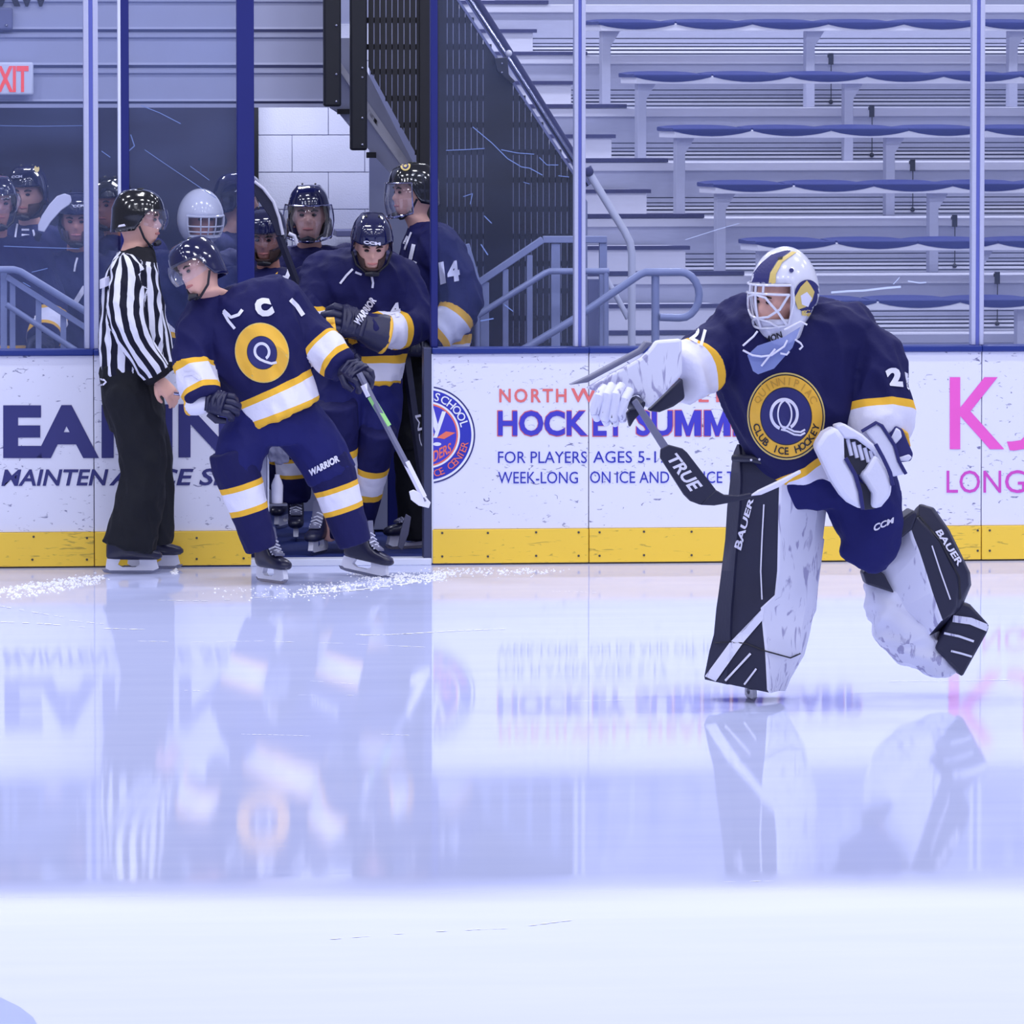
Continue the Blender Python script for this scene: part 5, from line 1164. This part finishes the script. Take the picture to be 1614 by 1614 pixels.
# ================================================================== skaters in navy
def stick(label, pts_shaft, blade, y0, y1, m='gear_black', mb_='pwhite', w=.03, texts=(), name='hockey_stick'):
    """a stick: square shaft from the first to the last pixel (depths y0 to y1) and a blade outline at depth y1"""
    a, b = P(*pts_shaft[0], y0), P(*pts_shaft[1], y1); S = root(name, label, 'hockey stick', b)
    build(MB().tube([a, a.lerp(b, .5), b], w / 2 * 1.15, 4), 'shaft', M[m], S, smooth=False)
    if blade: slab_px(blade, y1 - .01, .02, 'blade', mb_, S, .003)
    return S
def make_captain():
    yb = G(425, 921).y; p = lambda a, b, d=0.0: P(a, b, yb + d)
    R = root('person', 'captain in navy jersey with letter C, skating out in front of the gate', 'person', G(440, 918))
    hc = p(312, 424, -.10); fw = (-.72, -.62, -.24); up = (-.58, 0, 1)
    mb = MB(); add_head(mb, hc, fw, up, p(366, 478, .02))
    tor_ = [(364, 456, 38, .10), (380, 464, 70, .16), (388, 494, 84, .19), (397, 535, 88, .20), (413, 575, 78, .19), (428, 608, 66, .18), (440, 634, 61, .19), (447, 652, 59, .20)]
    def rg(sc_=1.0, dsc=1.0): return rows(yb, [(cy, cx - .9 * hw * sc_, cx + .9 * hw * sc_, dh * dsc, 0, -.42 * hw * sc_) for cx, cy, hw, dh in tor_])
    mb.loft(rg(.5, .5)[2:])
    for pts, rad in (([p(325, 495, -.05), p(303, 560, -.12), p(328, 625, -.22)], [.055, .045, .035]), ([p(445, 470, .03), p(498, 540, 0), p(545, 582, -.1)], [.055, .045, .035]),
                     ([p(405, 650), p(372, 740, -.06), p(413, 862, -.06)], [.09, .06, .045]), ([p(465, 650, .03), p(524, 755, 0), p(556, 856, .0)], [.09, .06, .045])):
        q, r_ = dense(pts, rad); mb.tube(q, r_, 14)
    bd = body(R, mb, voxel=.007); face_bits(bd, hc, fw, up)
    h = helmet(R, hc, fw, up, 'helm_navy', 'half', 1.06)
    js = garment(R, 'jersey', 'jersey', rg(), [([p(330, 488, -.03), p(304, 560, -.10), p(322, 632, -.20)], [.105, .10, .085]), ([p(440, 475, .02), p(492, 535, -.01), p(540, 580, -.1)], [.105, .105, .075])], .010, 4, .014, 6, ws=7)
    t = bvh(js)
    CX, CY = 413, 556
    tf = lambda v: np.column_stack([CX + (v[:, 0] - CX) * .92 + (v[:, 1] - CY) * .06, CY + (v[:, 1] - CY) * 1.02])
    for r0, r1, m, l in ((0, 46.5, 'gold', .004), (0, 45, 'yel', .005), (0, 26, 'pblack', .006), (0, 25, 'crest', .007)): decal(fine(ring_px(CX, CY, r0, r1, 44, tf=tf, sub=5), 6), t, 'crest_ring', M[m], js, l)
    decal(fine(ring_px(CX, CY - 2, 10, 14.5, 30, 200, 510, tf=tf), 4), t, 'crest_monogram', M['pwhite'], js, .009)
    decal(fine(stroke_px([(409, 566), (418, 570), (428, 573), (436, 571)], 4), 4), t, 'crest_monogram', M['pwhite'], js, .009)
    decal(fine(text_px('C', [(397, 472), (423, 468), (434, 495), (408, 503)], bold=.09), 4), t, 'captain_letter', M['pwhite'], js, .006)
    decal(fine(stroke_px([(352, 489), (364, 500), (376, 496), (382, 488)], 5), 4), t, 'neck_lace', M['pwhite'], js, .006)
    decal(fine(stroke_px([(352, 492), (360, 506), (370, 518)], 4.5), 4), t, 'neck_lace', M['pwhite'], js, .006)
    decal(fine(stroke_px([(458, 472), (468, 482), (478, 497)], 7), 4), t, 'sleeve_number', M['pwhite'], js, .006)
    decal(fine(stroke_px([(289, 590), (303, 588), (316, 597)], 6), 4), t, 'sleeve_number', M['pwhite'], js, .006)
    pt = trousers(R, 'pants', 'navy', [([p(405, 655, 0), p(382, 705, -.04), p(371, 745, -.06)], [.122, .122, .115]), ([p(462, 658, .03), p(500, 705, .01), p(524, 752, .0)], [.14, .13, .12])],
                  rings=rows(yb, [(640, 385, 490, .14), (665, 378, 498, .155), (700, 374, 503, .13)]))
    decal(fine(text_px('WARRIOR', [(486, 741), (531, 717), (536, 727), (490, 751)], bold=.05, shear=.2), 4), bvh(pt), 'pants_lettering', M['pwhite'], pt, .006)
    s1 = sock(R, p(372, 738, -.06), p(412, 866, -.05), .115, .075, seed=1)
    s2 = sock(R, p(522, 745, .0), p(560, 858, .0), .118, .080, seed=2)
    skate(R, G(424, 918), (.45, -.88, 0))
    skate(R, G(566, 908) + V((0, 0, .01)), (.78, -.58, -.16), up=(.15, -.05, 1))
    glove(R, p(328, 634, -.22), p(372, 640, -.3) - p(328, 634, -.22), (-.2, -.8, .4), 'glove_navy', 'pwhite', 1.0)
    glove(R, p(548, 580, -.11), p(580, 598, -.22) - p(548, 580, -.11), (.1, -.9, .6), 'glove_navy', 'glove_navy', 1.0)
    S = stick('hockey stick with white and green shaft in the captain glove', [(566, 588), (671, 790)], [(645, 775), (652, 772), (668, 780), (679, 792), (676, 801), (660, 797), (648, 788)], yb - .24, yb - .30, 'grey', 'pwhite', .026)
    build(MB().tube([P(574, 606, yb - .245), P(583, 624, yb - .248)], .019, 4), 'grip', M['pwhite'], S, smooth=False)
    build(MB().tube([P(584, 625, yb - .248), P(612, 672, yb - .262)], .0165, 4), 'shaft_stripe', mat('stick_green', lin(150, 215, 130), .35), S, smooth=False)
    build(MB().tube([P(640, 728, yb - .284), P(668, 784, yb - .299)], .0165, 4), 'shaft_stripe', M['pwhite'], S, smooth=False)
make_captain()
def make_front_player():
    yb = .45; p = lambda a, b, d=0.0: P(a, b, yb + d); fl = .03
    R = root('person', 'player in navy stooping in the gate with head bowed and padded glove raised', 'person', V((X(560, yb), yb, fl)))
    hc = p(586, 384, -.25); fw = (-.02, -.90, -.42)
    mb = MB(); add_head(mb, hc, fw, (0, -.36, .9), p(578, 425, -.04))
    tr_ = [(392, 540, 610, .10), (404, 508, 632, .17), (425, 487, 645, .21), (460, 482, 652, .22), (510, 492, 650, .21), (560, 505, 640, .20), (606, 515, 628, .19)]
    mb.loft(rows(yb, [(a, (b + c) / 2 - (c - b) * .3, (b + c) / 2 + (c - b) * .3, d * .6) for a, b, c, d in tr_]))
    for pts, rad in (([p(535, 590), p(525, 690, -.2), p(520, 850, -.02)], [.09, .06, .045]), ([p(595, 590), p(590, 720, -.15), p(563, 840, .12)], [.09, .06, .045])):
        mb.tube(pts, [rad[0], rad[1], rad[2] * .8], 14)
    bd = body(R, mb); face_bits(bd, hc, fw, (0, -.36, .9), beard=True)
    h = helmet(R, hc, fw, (0, -.36, .9), 'helm_navy', None, 1.08)
    js = garment(R, 'jersey', 'jersey', rows(yb, tr_), [([p(510, 432, .0), p(490, 500, -.18), p(530, 545, -.3)], [.11, .10, .08]), ([p(628, 440, 0), p(648, 512, -.12), p(574, 520, -.33)], [.11, .105, .08])], .011, 4, .010, 9)
    t = bvh(js)
    for q in ([(536, 447), (546, 434), (556, 424)], [(586, 436), (588, 446), (587, 454)], [(560, 429), (570, 433)]): decal(fine(stroke_px(q, 3.4), 3), t, 'neck_lace', M['pwhite'], js, .006)
    decal(fine(text_px('4', [(612, 480), (630, 476), (632, 498), (616, 502)], bold=.06), 3), t, 'sleeve_number', M['pwhite'], js, .006)
    decal(fine(text_px('CCM', [(573, 379), (600, 382), (600, 387), (573, 384)], bold=.05), 3), bvh(h), 'helmet_lettering', M['pwhite'], h, .006)
    g = glove(R, p(572, 516, -.34), (-.75, -.25, .25), (.0, -.9, .55), 'glove_navy', 'glove_navy', 1.35)
    decal(fine(text_px('WARRIOR', [(557, 506), (585, 466), (594, 474), (566, 515)], bold=.05), 3), bvh([js, g]), 'glove_lettering', M['pwhite'], g, .006)
    decal(fine_poly([(514, 500), (527, 500), (530, 520), (543, 533), (560, 532), (564, 540), (548, 546), (528, 538), (517, 522)], 5), bvh([js, g]), 'glove_trim', M['yel'], g, .007)
    glove(R, p(530, 545, -.3), (.5, -.3, -.6), (0, -.9, .4), 'glove_navy', 'glove_navy', 1.0)
    trousers(R, 'pants', 'navy', [([p(533, 600, .02), p(532, 645, -.12), p(527, 682, -.2)], [.14, .135, .115]), ([p(592, 600, .02), p(592, 660, -.06), p(590, 710, -.12)], [.14, .13, .105])], rings=rows(yb, [(580, 505, 625, .18), (620, 500, 630, .19), (650, 505, 628, .15)]))
    s_ = sock(R, p(530, 672, -.2), p(536, 842, .0), .115, .08, seed=3); sock(R, p(590, 705, -.14), p(563, 838, .12), .10, .075, seed=4)
    skate(R, V((X(505, yb - .1), yb - .05, fl)), (-.35, -.9, 0)); skate(R, V((X(572, yb + .1), yb + .12, fl)), (.1, -.95, 0))
make_front_player()
def make_player14():
    yb = .84; p = lambda a, b, d=0.0: P(a, b, yb + d); fl = .03
    R = root('person', 'player numbered fourteen in profile at the gate post, dark visored helmet', 'person', V((X(680, yb), yb, fl)))
    hc = p(652, 303, 0); fw = (-.95, -.28, -.05)
    mb = MB(); add_head(mb, hc, fw, (-.02, 0, 1), p(668, 372, .02), 1.02)
    tr_ = [(352, 650, 696, .085), (362, 644, 712, .14), (385, 636, 730, .20), (430, 632, 738, .21), (480, 634, 740, .20), (530, 638, 740, .19), (578, 640, 735, .18)]
    mb.loft(rows(yb, [(a, (b + c) / 2 - (c - b) * .3, (b + c) / 2 + (c - b) * .3, d * .6) for a, b, c, d in tr_]))
    for pts, rad in (([p(675, 580, -.1), p(655, 720, -.12), p(665, 850, -.1)], [.09, .06, .045]), ([p(690, 580, .1), p(678, 720, .1), p(690, 850, .1)], [.09, .06, .045])):
        mb.tube(pts, [rad[0], rad[1], rad[2] * .8], 14)
    bd = body(R, mb); face_bits(bd, hc, fw)
    h = helmet(R, hc, fw, (-.02, 0, 1), 'helm_black', 'full', 1.06)
    th = bvh(h); decal(fine(ring_px(639, 261, 0, 8, 20), 3), th, 'helmet_badge', M['gold'], h, .006); decal(fine(ring_px(639, 261, 2.5, 5, 18), 3), th, 'helmet_badge', M['crest'], h, .008)
    js = garment(R, 'jersey', 'jersey', rows(yb, tr_), [([p(690, 395, -.14), p(728, 478, -.2), p(672, 545, -.28)], [.115, .11, .08]), ([p(668, 400, .15), p(640, 480, .15), p(648, 540, -.05)], [.11, .10, .08])], .011, 4, .010, 12)
    t = bvh(js)
    decal(fine(text_px('1', [(691, 414), (699, 412), (703, 446), (694, 449)], bold=.08), 4), t, 'sleeve_number', M['pwhite'], js, .006)
    decal(fine(text_px('4', [(704, 413), (722, 410), (726, 442), (706, 446)], bold=.06), 4), t, 'sleeve_number', M['pwhite'], js, .006)
    decal(fine(stroke_px([(652, 385), (648, 402), (646, 412), (656, 416)], 6), 4), t, 'chest_letter', M['pwhite'], js, .006)
    for q in ([(637, 394), (643, 378), (648, 366)], [(636, 384), (642, 372)]): decal(fine(stroke_px(q, 3), 3), t, 'neck_lace', M['pwhite'], js, .006)
    trousers(R, 'pants', 'blackcloth', [([p(668, 590, -.08), p(655, 650, -.1), p(650, 712, -.12)], [.14, .135, .12]), ([p(690, 590, .1), p(682, 710, .1)], [.14, .12])], rings=rows(yb, [(560, 640, 735, .17), (600, 632, 730, .18), (640, 635, 725, .15)]))
    sock(R, p(652, 705, -.12), p(655, 850, -.1), .105, .08, 'blackcloth', seed=5); sock(R, p(684, 705, .1), p(690, 850, .1), .105, .08, 'blackcloth', seed=6)
    skate(R, V((X(648, yb), yb - .12, fl)), (-.85, -.5, 0)); skate(R, V((X(690, yb), yb + .1, fl)), (-.8, -.5, 0))
    g = glove(R, p(664, 545, -.29), (-.6, -.25, .05), (-.3, -.8, .5), 'gear_black', 'gear_black', 1.1)
    decal(fine(text_px('CCM', [(656, 526), (652, 496), (643, 499), (647, 528)], bold=.04), 3), bvh([g, js]), 'glove_lettering', M['pwhite'], g, .006)
    S = stick('black hockey stick with upright white lettering beside the gate jamb', [(634, 520), (668, 770)], [(640, 810), (648, 815), (644, 842), (634, 868), (627, 862), (632, 835)], yb - .30, yb - .34, 'gear_black', 'grey', .042)
    yy = yb - .375
    build(on_plane(text_px('CCM', [(669, 735), (654, 655), (663, 653), (678, 731)], bold=.0), yy), 'lettering', M['pwhite'], S, smooth=False)
make_player14()
# ---- players waiting in the tunnel and behind the glass
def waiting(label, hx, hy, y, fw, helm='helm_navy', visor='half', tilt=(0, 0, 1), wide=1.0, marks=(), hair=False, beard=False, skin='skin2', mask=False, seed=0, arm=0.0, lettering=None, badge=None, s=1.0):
    """an upright player: head at a picture position and depth, the body below it down to the floor"""
    hc = P(hx, hy, y); fl = .03; f = V(fw); yaw = V((f.x, f.y, 0)).normalized(); rt = V((-yaw.y, yaw.x, 0))
    base = V((hc.x, hc.y, fl)) - yaw * .06
    R = root('person', label, 'person', base)
    H = hc.z - fl; nk = hc - V((0, 0, .17)) - yaw * .06; pelv = base + V((0, 0, H * .56)); hem = base + V((0, 0, H * .50))
    T = lambda q, a, b: ell(q, rt * (a * wide), yaw * b, 24, 2.4)
    tor = [T(nk + V((0, 0, .0)), .085, .085), T(nk - V((0, 0, .035)), .17, .12), T(nk - V((0, 0, .09)), .235, .15), T(nk - V((0, 0, .2)), .255, .175), T(nk.lerp(pelv, .55), .245, .17), T(pelv, .24, .17), T(hem, .245, .175)]
    mb = MB(); add_head(mb, hc, fw, tilt, nk - V((0, 0, .06)), s)
    mb.loft([T(nk - V((0, 0, .05)), .10, .08), T(nk - V((0, 0, .2)), .16, .11), T(pelv, .15, .11)])
    for sd in (-1, 1):
        q, r_ = dense([pelv + rt * (.1 * sd), base + rt * (.13 * sd) + V((0, 0, H * .29)) + yaw * .04, base + rt * (.14 * sd) + V((0, 0, .2))], [.09, .06, .045]); mb.tube(q, r_, 12)
    bd = body(R, mb, skin, .009); face_bits(bd, hc, fw, tilt, beard=beard, s=s)
    sl = []
    for sd in (-1, 1):
        a = nk + rt * (.19 * wide * sd) - V((0, 0, .10)); b = a + rt * (.09 * sd) - V((0, 0, .27)) + yaw * (.02 + arm * .05); c = b - rt * (.07 * sd) + V((0, 0, -.16 + .16 * arm)) + yaw * (.2)
        sl.append(([a, b, c], [.105, .10, .08]))
    js = garment(R, 'jersey', 'jersey', tor, sl, .014, 4, .010, seed + 20)
    for (pts, r_), sd in zip(sl, (-1, 1)): glove(R, pts[2], pts[2] - pts[1] + yaw * .05, rt * (sd * .6) + yaw * .4 + V((0, 0, .5)))
    trousers(R, 'pants', 'navy', [([pelv + rt * (.1 * sd), base + rt * (.13 * sd) + V((0, 0, H * .31)) + yaw * .04], [.14, .125]) for sd in (-1, 1)], .016, seed=seed, rings=[T(hem + V((0, 0, .1)), .2, .15), T(hem - V((0, 0, .06)), .21, .16)])
    for sd in (-1, 1):
        k = base + rt * (.13 * sd) + V((0, 0, H * .31)) + yaw * .04; a = base + rt * (.14 * sd) + V((0, 0, .2)); sock(R, k, a, .105, .075, seed=seed)
        skate(R, base + rt * (.14 * sd), yaw + rt * (.2 * sd))
    t = bvh(js)
    for pf, m in marks: decal(fine(pf, 4), t, 'jersey_print', M[m], js, .006)
    if mask:
        ff, r, u = frame(fw, tilt); mb = MB(); nphi, nel = 40, 20
        S_ = lambda ph, el: hc + V((0, 0, .0)) + ff * (.14 * math.cos(ph) * math.cos(el)) + r * (.122 * math.sin(ph) * math.cos(el)) + u * ((.16 if el > 0 else .15) * math.sin(el))
        for i in range(nel + 1):
            for k in range(nphi): mb.v.append(S_(2 * math.pi * k / nphi - math.pi, -1.25 + 2.78 * i / nel))
        for i in range(nel):
            for k in range(nphi):
                el, ph = -1.25 + 2.78 * (i + .5) / nel, 2 * math.pi * (k + .5) / nphi - math.pi
                if abs(ph) < .95 and -.62 < el < .12: continue
                j = (k + 1) % nphi; mb.f.append([i * nphi + k, i * nphi + j, (i + 1) * nphi + j, (i + 1) * nphi + k]); mb.m.append(0)
        mb.f.append([nel * nphi + k for k in range(nphi)]); mb.m.append(0)
        mk = build(mb, 'goalie_mask', M['helm_white'], R, angle=80); sm = mk.modifiers.new('t', 'SOLIDIFY'); sm.thickness = .008
        build(MB().tube([S_(a, .14) + ff * .006 for a in np.linspace(-1, 1, 12)], .006, 6).tube([S_(a, -.62) + ff * .006 for a in np.linspace(-1, 1, 12)], .006, 6).tube([S_(-.95, e_) + ff * .006 for e_ in np.linspace(-.62, .14, 6)], .006, 6).tube([S_(.95, e_) + ff * .006 for e_ in np.linspace(-.62, .14, 6)], .006, 6), 'cage_frame', M['helm_white'], mk)
        for e_ in (-.2, -.4): build(MB().tube([S_(a, e_) + ff * .006 for a in np.linspace(-.95, .95, 12)], .004, 6), 'cage_bar', M['helm_white'], mk)
        for a_ in (-.35, 0, .35): build(MB().tube([S_(a_, e_) + ff * .006 for e_ in np.linspace(-.62, .14, 8)], .004, 6), 'cage_bar', M['helm_white'], mk)
    else:
        h = helmet(R, hc, fw, tilt, helm, visor, 1.06 * s)
        th = bvh(h)
        if lettering: decal(fine(text_px('CCM', lettering, bold=.05), 3), th, 'helmet_lettering', M['pwhite'], h, .006)
        if badge: decal(fine(ring_px(*badge, 0, 5.5, 16, tf=lambda v: np.column_stack([badge[0] + (v[:, 0] - badge[0]) * .75, v[:, 1]])), 3), th, 'helmet_badge', M['gold'], h, .006)
    if hair:
        ff, r, u = frame(fw, tilt); mb = MB()
        for i in range(9):
            a_ = math.pi * (.52 + .96 * i / 8); b0 = hc + ff * (.105 * math.cos(a_)) + r * (.098 * math.sin(a_)) - u * .02; mb.tube([b0, b0 - u * .06 + ff * (-.02), b0 - u * .11 - ff * .01 + r * (.015 * math.sin(a_))], [.022, .026, .012], 8)
        put(remesh(mb, .008, 2), 'hair', M['hair'], R)
    return R
L2 = lambda *q, w=3: (stroke_px(q, w), 'pwhite')
waiting('player in the tunnel wearing a full clear visor, curly hair behind his ear', 487, 338, 2.2, (-.12, -.97, -.06), 'helm_navy', 'full', hair=True, skin='skin', seed=1, s=1.08)
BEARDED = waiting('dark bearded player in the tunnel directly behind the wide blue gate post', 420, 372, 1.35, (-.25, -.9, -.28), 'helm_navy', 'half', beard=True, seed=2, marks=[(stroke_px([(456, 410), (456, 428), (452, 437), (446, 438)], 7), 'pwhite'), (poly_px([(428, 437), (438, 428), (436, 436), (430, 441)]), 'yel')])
waiting('player in a white goalie mask behind the glass above the captain', 316, 345, 1.9, (.25, -.95, -.06), mask=True, seed=3, s=1.0)
waiting('player in profile behind the glass, half hidden by the wide blue gate post', 376, 316, 2.8, (.9, -.35, 0), 'helm_navy', 'full', skin='skin', seed=4)
waiting('tall player with round helmet badge behind the far glass pane', 44, 305, 2.45, (-.35, -.92, -.10), 'helm_navy', None, skin='skin', seed=5, lettering=[(18, 277), (35, 276), (35, 280), (18, 281)], badge=(58, 266), marks=[L2((29, 345), (26, 360), (24, 374)), L2((52, 362), (54, 370), (54, 378)), L2((34, 362), (46, 362)), L2((34, 370), (46, 371)), (poly_px([(34, 392), (52, 396), (54, 412), (40, 404)]), 'yel')], beard=True)
waiting('player cut off by the picture edge, blue helmet behind the glass', -6, 322, 1.15, (.2, -.95, 0), 'helm_navy', 'half', seed=6)
waiting('bearded player behind the raised white stick blade', 122, 346, 1.75, (-.12, -.96, -.16), 'helm_navy', None, beard=True, seed=7, lettering=[(115, 323), (133, 322), (133, 326), (115, 327)], marks=[L2((122, 406), (119, 416), (117, 428)), (stroke_px([(118, 478), (128, 462), (134, 452)], 8), 'pwhite')])
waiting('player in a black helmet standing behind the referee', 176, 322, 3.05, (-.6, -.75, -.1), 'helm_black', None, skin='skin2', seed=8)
stick('hockey stick with pale upright blade held up behind the glass', [(62, 366), (20, 470)], None, 1.2, 1.25, 'gear_black', 'pwhite', .03)
S = bpy.data.objects['hockey_stick.002'] if 'hockey_stick.002' in bpy.data.objects else None
slab_px([(102, 305), (111, 308), (113, 316), (110, 322), (96, 332), (80, 350), (70, 366), (60, 364), (60, 354), (66, 340), (78, 322), (90, 309)], 1.19, .02, 'blade', 'pwhite', S, .004)
S = stick('dark stick with white edged blade beside the bearded player', [(470, 452), (440, 372)], None, .95, .95, 'gear_black', 'pwhite', .034)
slab_px([(401, 286), (412, 294), (430, 318), (440, 345), (447, 372), (436, 372), (424, 340), (404, 312), (398, 300)], .94, .02, 'blade', 'gear_black', S, .003)
build(MB().tube([P(a, b, .935) for a, b in ((401, 286), (415, 297), (431, 318), (440, 343), (446, 370))], .008, 8), 'blade_tape', M['pwhite'], S)
gl_ = [c for c in BEARDED.children if c.name.startswith('glove')][-1]; gc_ = sum((v.co for v in gl_.data.vertices), V()) / len(gl_.data.vertices) + BEARDED.location
build(MB().tube([P(470, 452, .95), P(470, 452, .95).lerp(gc_, .5), gc_], .0196, 4), 'shaft_end', M['gear_black'], S, smooth=False)
build(MB().tube([P(a, b, .935) for a, b in ((455, 368), (464, 372), (468, 384))], .010, 8), 'tape_end', M['pwhite'], S)
b_ = root('water_bottle', 'white water bottle standing at the foot of the open gate leaf', 'bottle', P(437, 793, .3))
c_ = P(437, 793, .3)
build(MB().loft([ell(c_ + V((0, 0, z)), (r_, 0, 0), (0, r_, 0), 14) for z, r_ in ((0, .028), (.09, .03), (.115, .022), (.13, .014), (.145, .012))]), 'bottle_body', M['pwhite'], b_)
tw = root('towel', 'grey crumpled towel hanging over the open gate leaf', 'towel', P(432, 735, .15))
mb = MB()
for k_, (a, b, c, d_) in enumerate(((412, 672, 418, 712), (422, 672, 430, 726), (433, 676, 440, 730), (444, 682, 448, 726))):
    q, r_ = dense([P(a, b, .14 + .01 * k_), P((a + c) / 2 + 2, (b + d_) / 2, .12), P(c, d_, .14)], [.022, .026, .018]); mb.tube(q, r_, 10)
me = remesh(mb, .006, 3); wrinkle(me, .006, 26, 3); put(me, 'towel_cloth', M['grey'], tw)
# ================================================================== snow and skate marks on the ice
M['snow'] = mat('ice_snow', lin(246, 247, 255), 0.8, var=0.02)
rs = random.Random(11)
def streak(mb, pts, wpx):
    q = [G(a, b, .0015) for a, b in pts]
    for u, v in zip(q, q[1:]):
        k = 6
        for i in range(k):
            if rs.random() < .25: continue
            a, b = u.lerp(v, i / k), u.lerp(v, (i + .8 + rs.random() * .3) / k); w_ = wpx / 330 * (.4 + rs.random()); d = (b - a).normalized(); n = V((-d.y, d.x, 0)) * w_ * 2.2
            mb.add([a - n * .3, (a + b) / 2 - n, b - n * .3, b + n * .3, (a + b) / 2 + n, a + n * .3], [(0, 1, 2, 3, 4, 5)])
mb = MB()
for pts, w_ in [([(0, 980), (70, 983), (150, 990), (230, 992)], 2.0), ([(110, 978), (150, 982), (190, 984)], 1.5), ([(0, 955), (60, 966), (110, 974)], 1.2), ([(200, 1010), (300, 1012), (420, 1010)], 1.0), ([(430, 1011), (540, 1014), (670, 1020)], 1.0),
                ([(520, 1002), (620, 1000), (720, 994), (800, 991)], 1.8), ([(560, 1000), (600, 1001), (650, 998)], 1.6), ([(250, 946), (330, 947), (400, 942), (470, 938)], 1.6), ([(470, 938), (560, 930), (640, 920), (700, 908)], 3), ([(380, 1157), (430, 1158), (490, 1160)], .9), ([(600, 1157), (645, 1159)], .8),
                ([(870, 932), (900, 932), (940, 934)], .8), ([(290, 1088), (330, 1089)], .8), ([(1240, 1388), (1120, 1390)], .8), ([(520, 1480), (620, 1472), (720, 1466), (800, 1463), (900, 1450)], 1.0), ([(1400, 1074), (1500, 1073), (1610, 1071)], 1.2), ([(900, 1105), (1000, 1103)], .7),
                ([(488, 1073), (560, 1078)], .8), ([(470, 1095), (560, 1096)], .7)]:
    streak(mb, pts, w_)
o = build(mb, 'skate_marks', M['snow'], smooth=False, loc=(0, 0, 0)); tag(o, 'thin white skate marks cut into the glossy ice', 'skate marks', kind='stuff')
mb = MB()
def pile(cx, cy, sx, sy, n, size=.010):
    for _ in range(n):
        c = G(cx + rs.gauss(0, sx), min(max(cy + rs.gauss(0, sy), 896), 960), 0); r = size * (.3 + rs.random()); a = rs.random() * 6
        mb.add([c + V((r * math.cos(a), r * math.sin(a), 0)), c + V((r * math.cos(a + 2), r * math.sin(a + 2), 0)), c + V((r * math.cos(a + 4), r * math.sin(a + 4), 0)), c + V((0, 0, r * .7))], [(0, 1, 3), (1, 2, 3), (2, 0, 3)])
for t in np.linspace(0, 1, 26): pile(t * 160, 934 - 24 * t ** .7, 8, 2.6, 14, .008)
for t in np.linspace(0, 1, 24): pile(20 + t * 130, 940 - 22 * t, 7, 2.5, 9, .007)
for t in np.linspace(0, 1, 26): pile(480 + t * 210, 930 - 20 * t, 9, 4, 18, .007)
for t in np.linspace(0, 1, 26): pile(560 + t * 150, 902 + 8 * math.sin(t * 3), 10, 4, 18, .007)
for t in np.linspace(0, 1, 20): pile(690 + t * 180, 902 - 2 * t, 14, 3, 10, .007)
pile(275, 902, 3, 1.5, 40, .012); pile(450, 935, 60, 5, 120, .006)
o = build(mb, 'ice_shavings', M['snow'], smooth=False, loc=(0, 0, 0)); tag(o, 'white ice shavings scraped up in front of the gate', 'snow', kind='stuff')
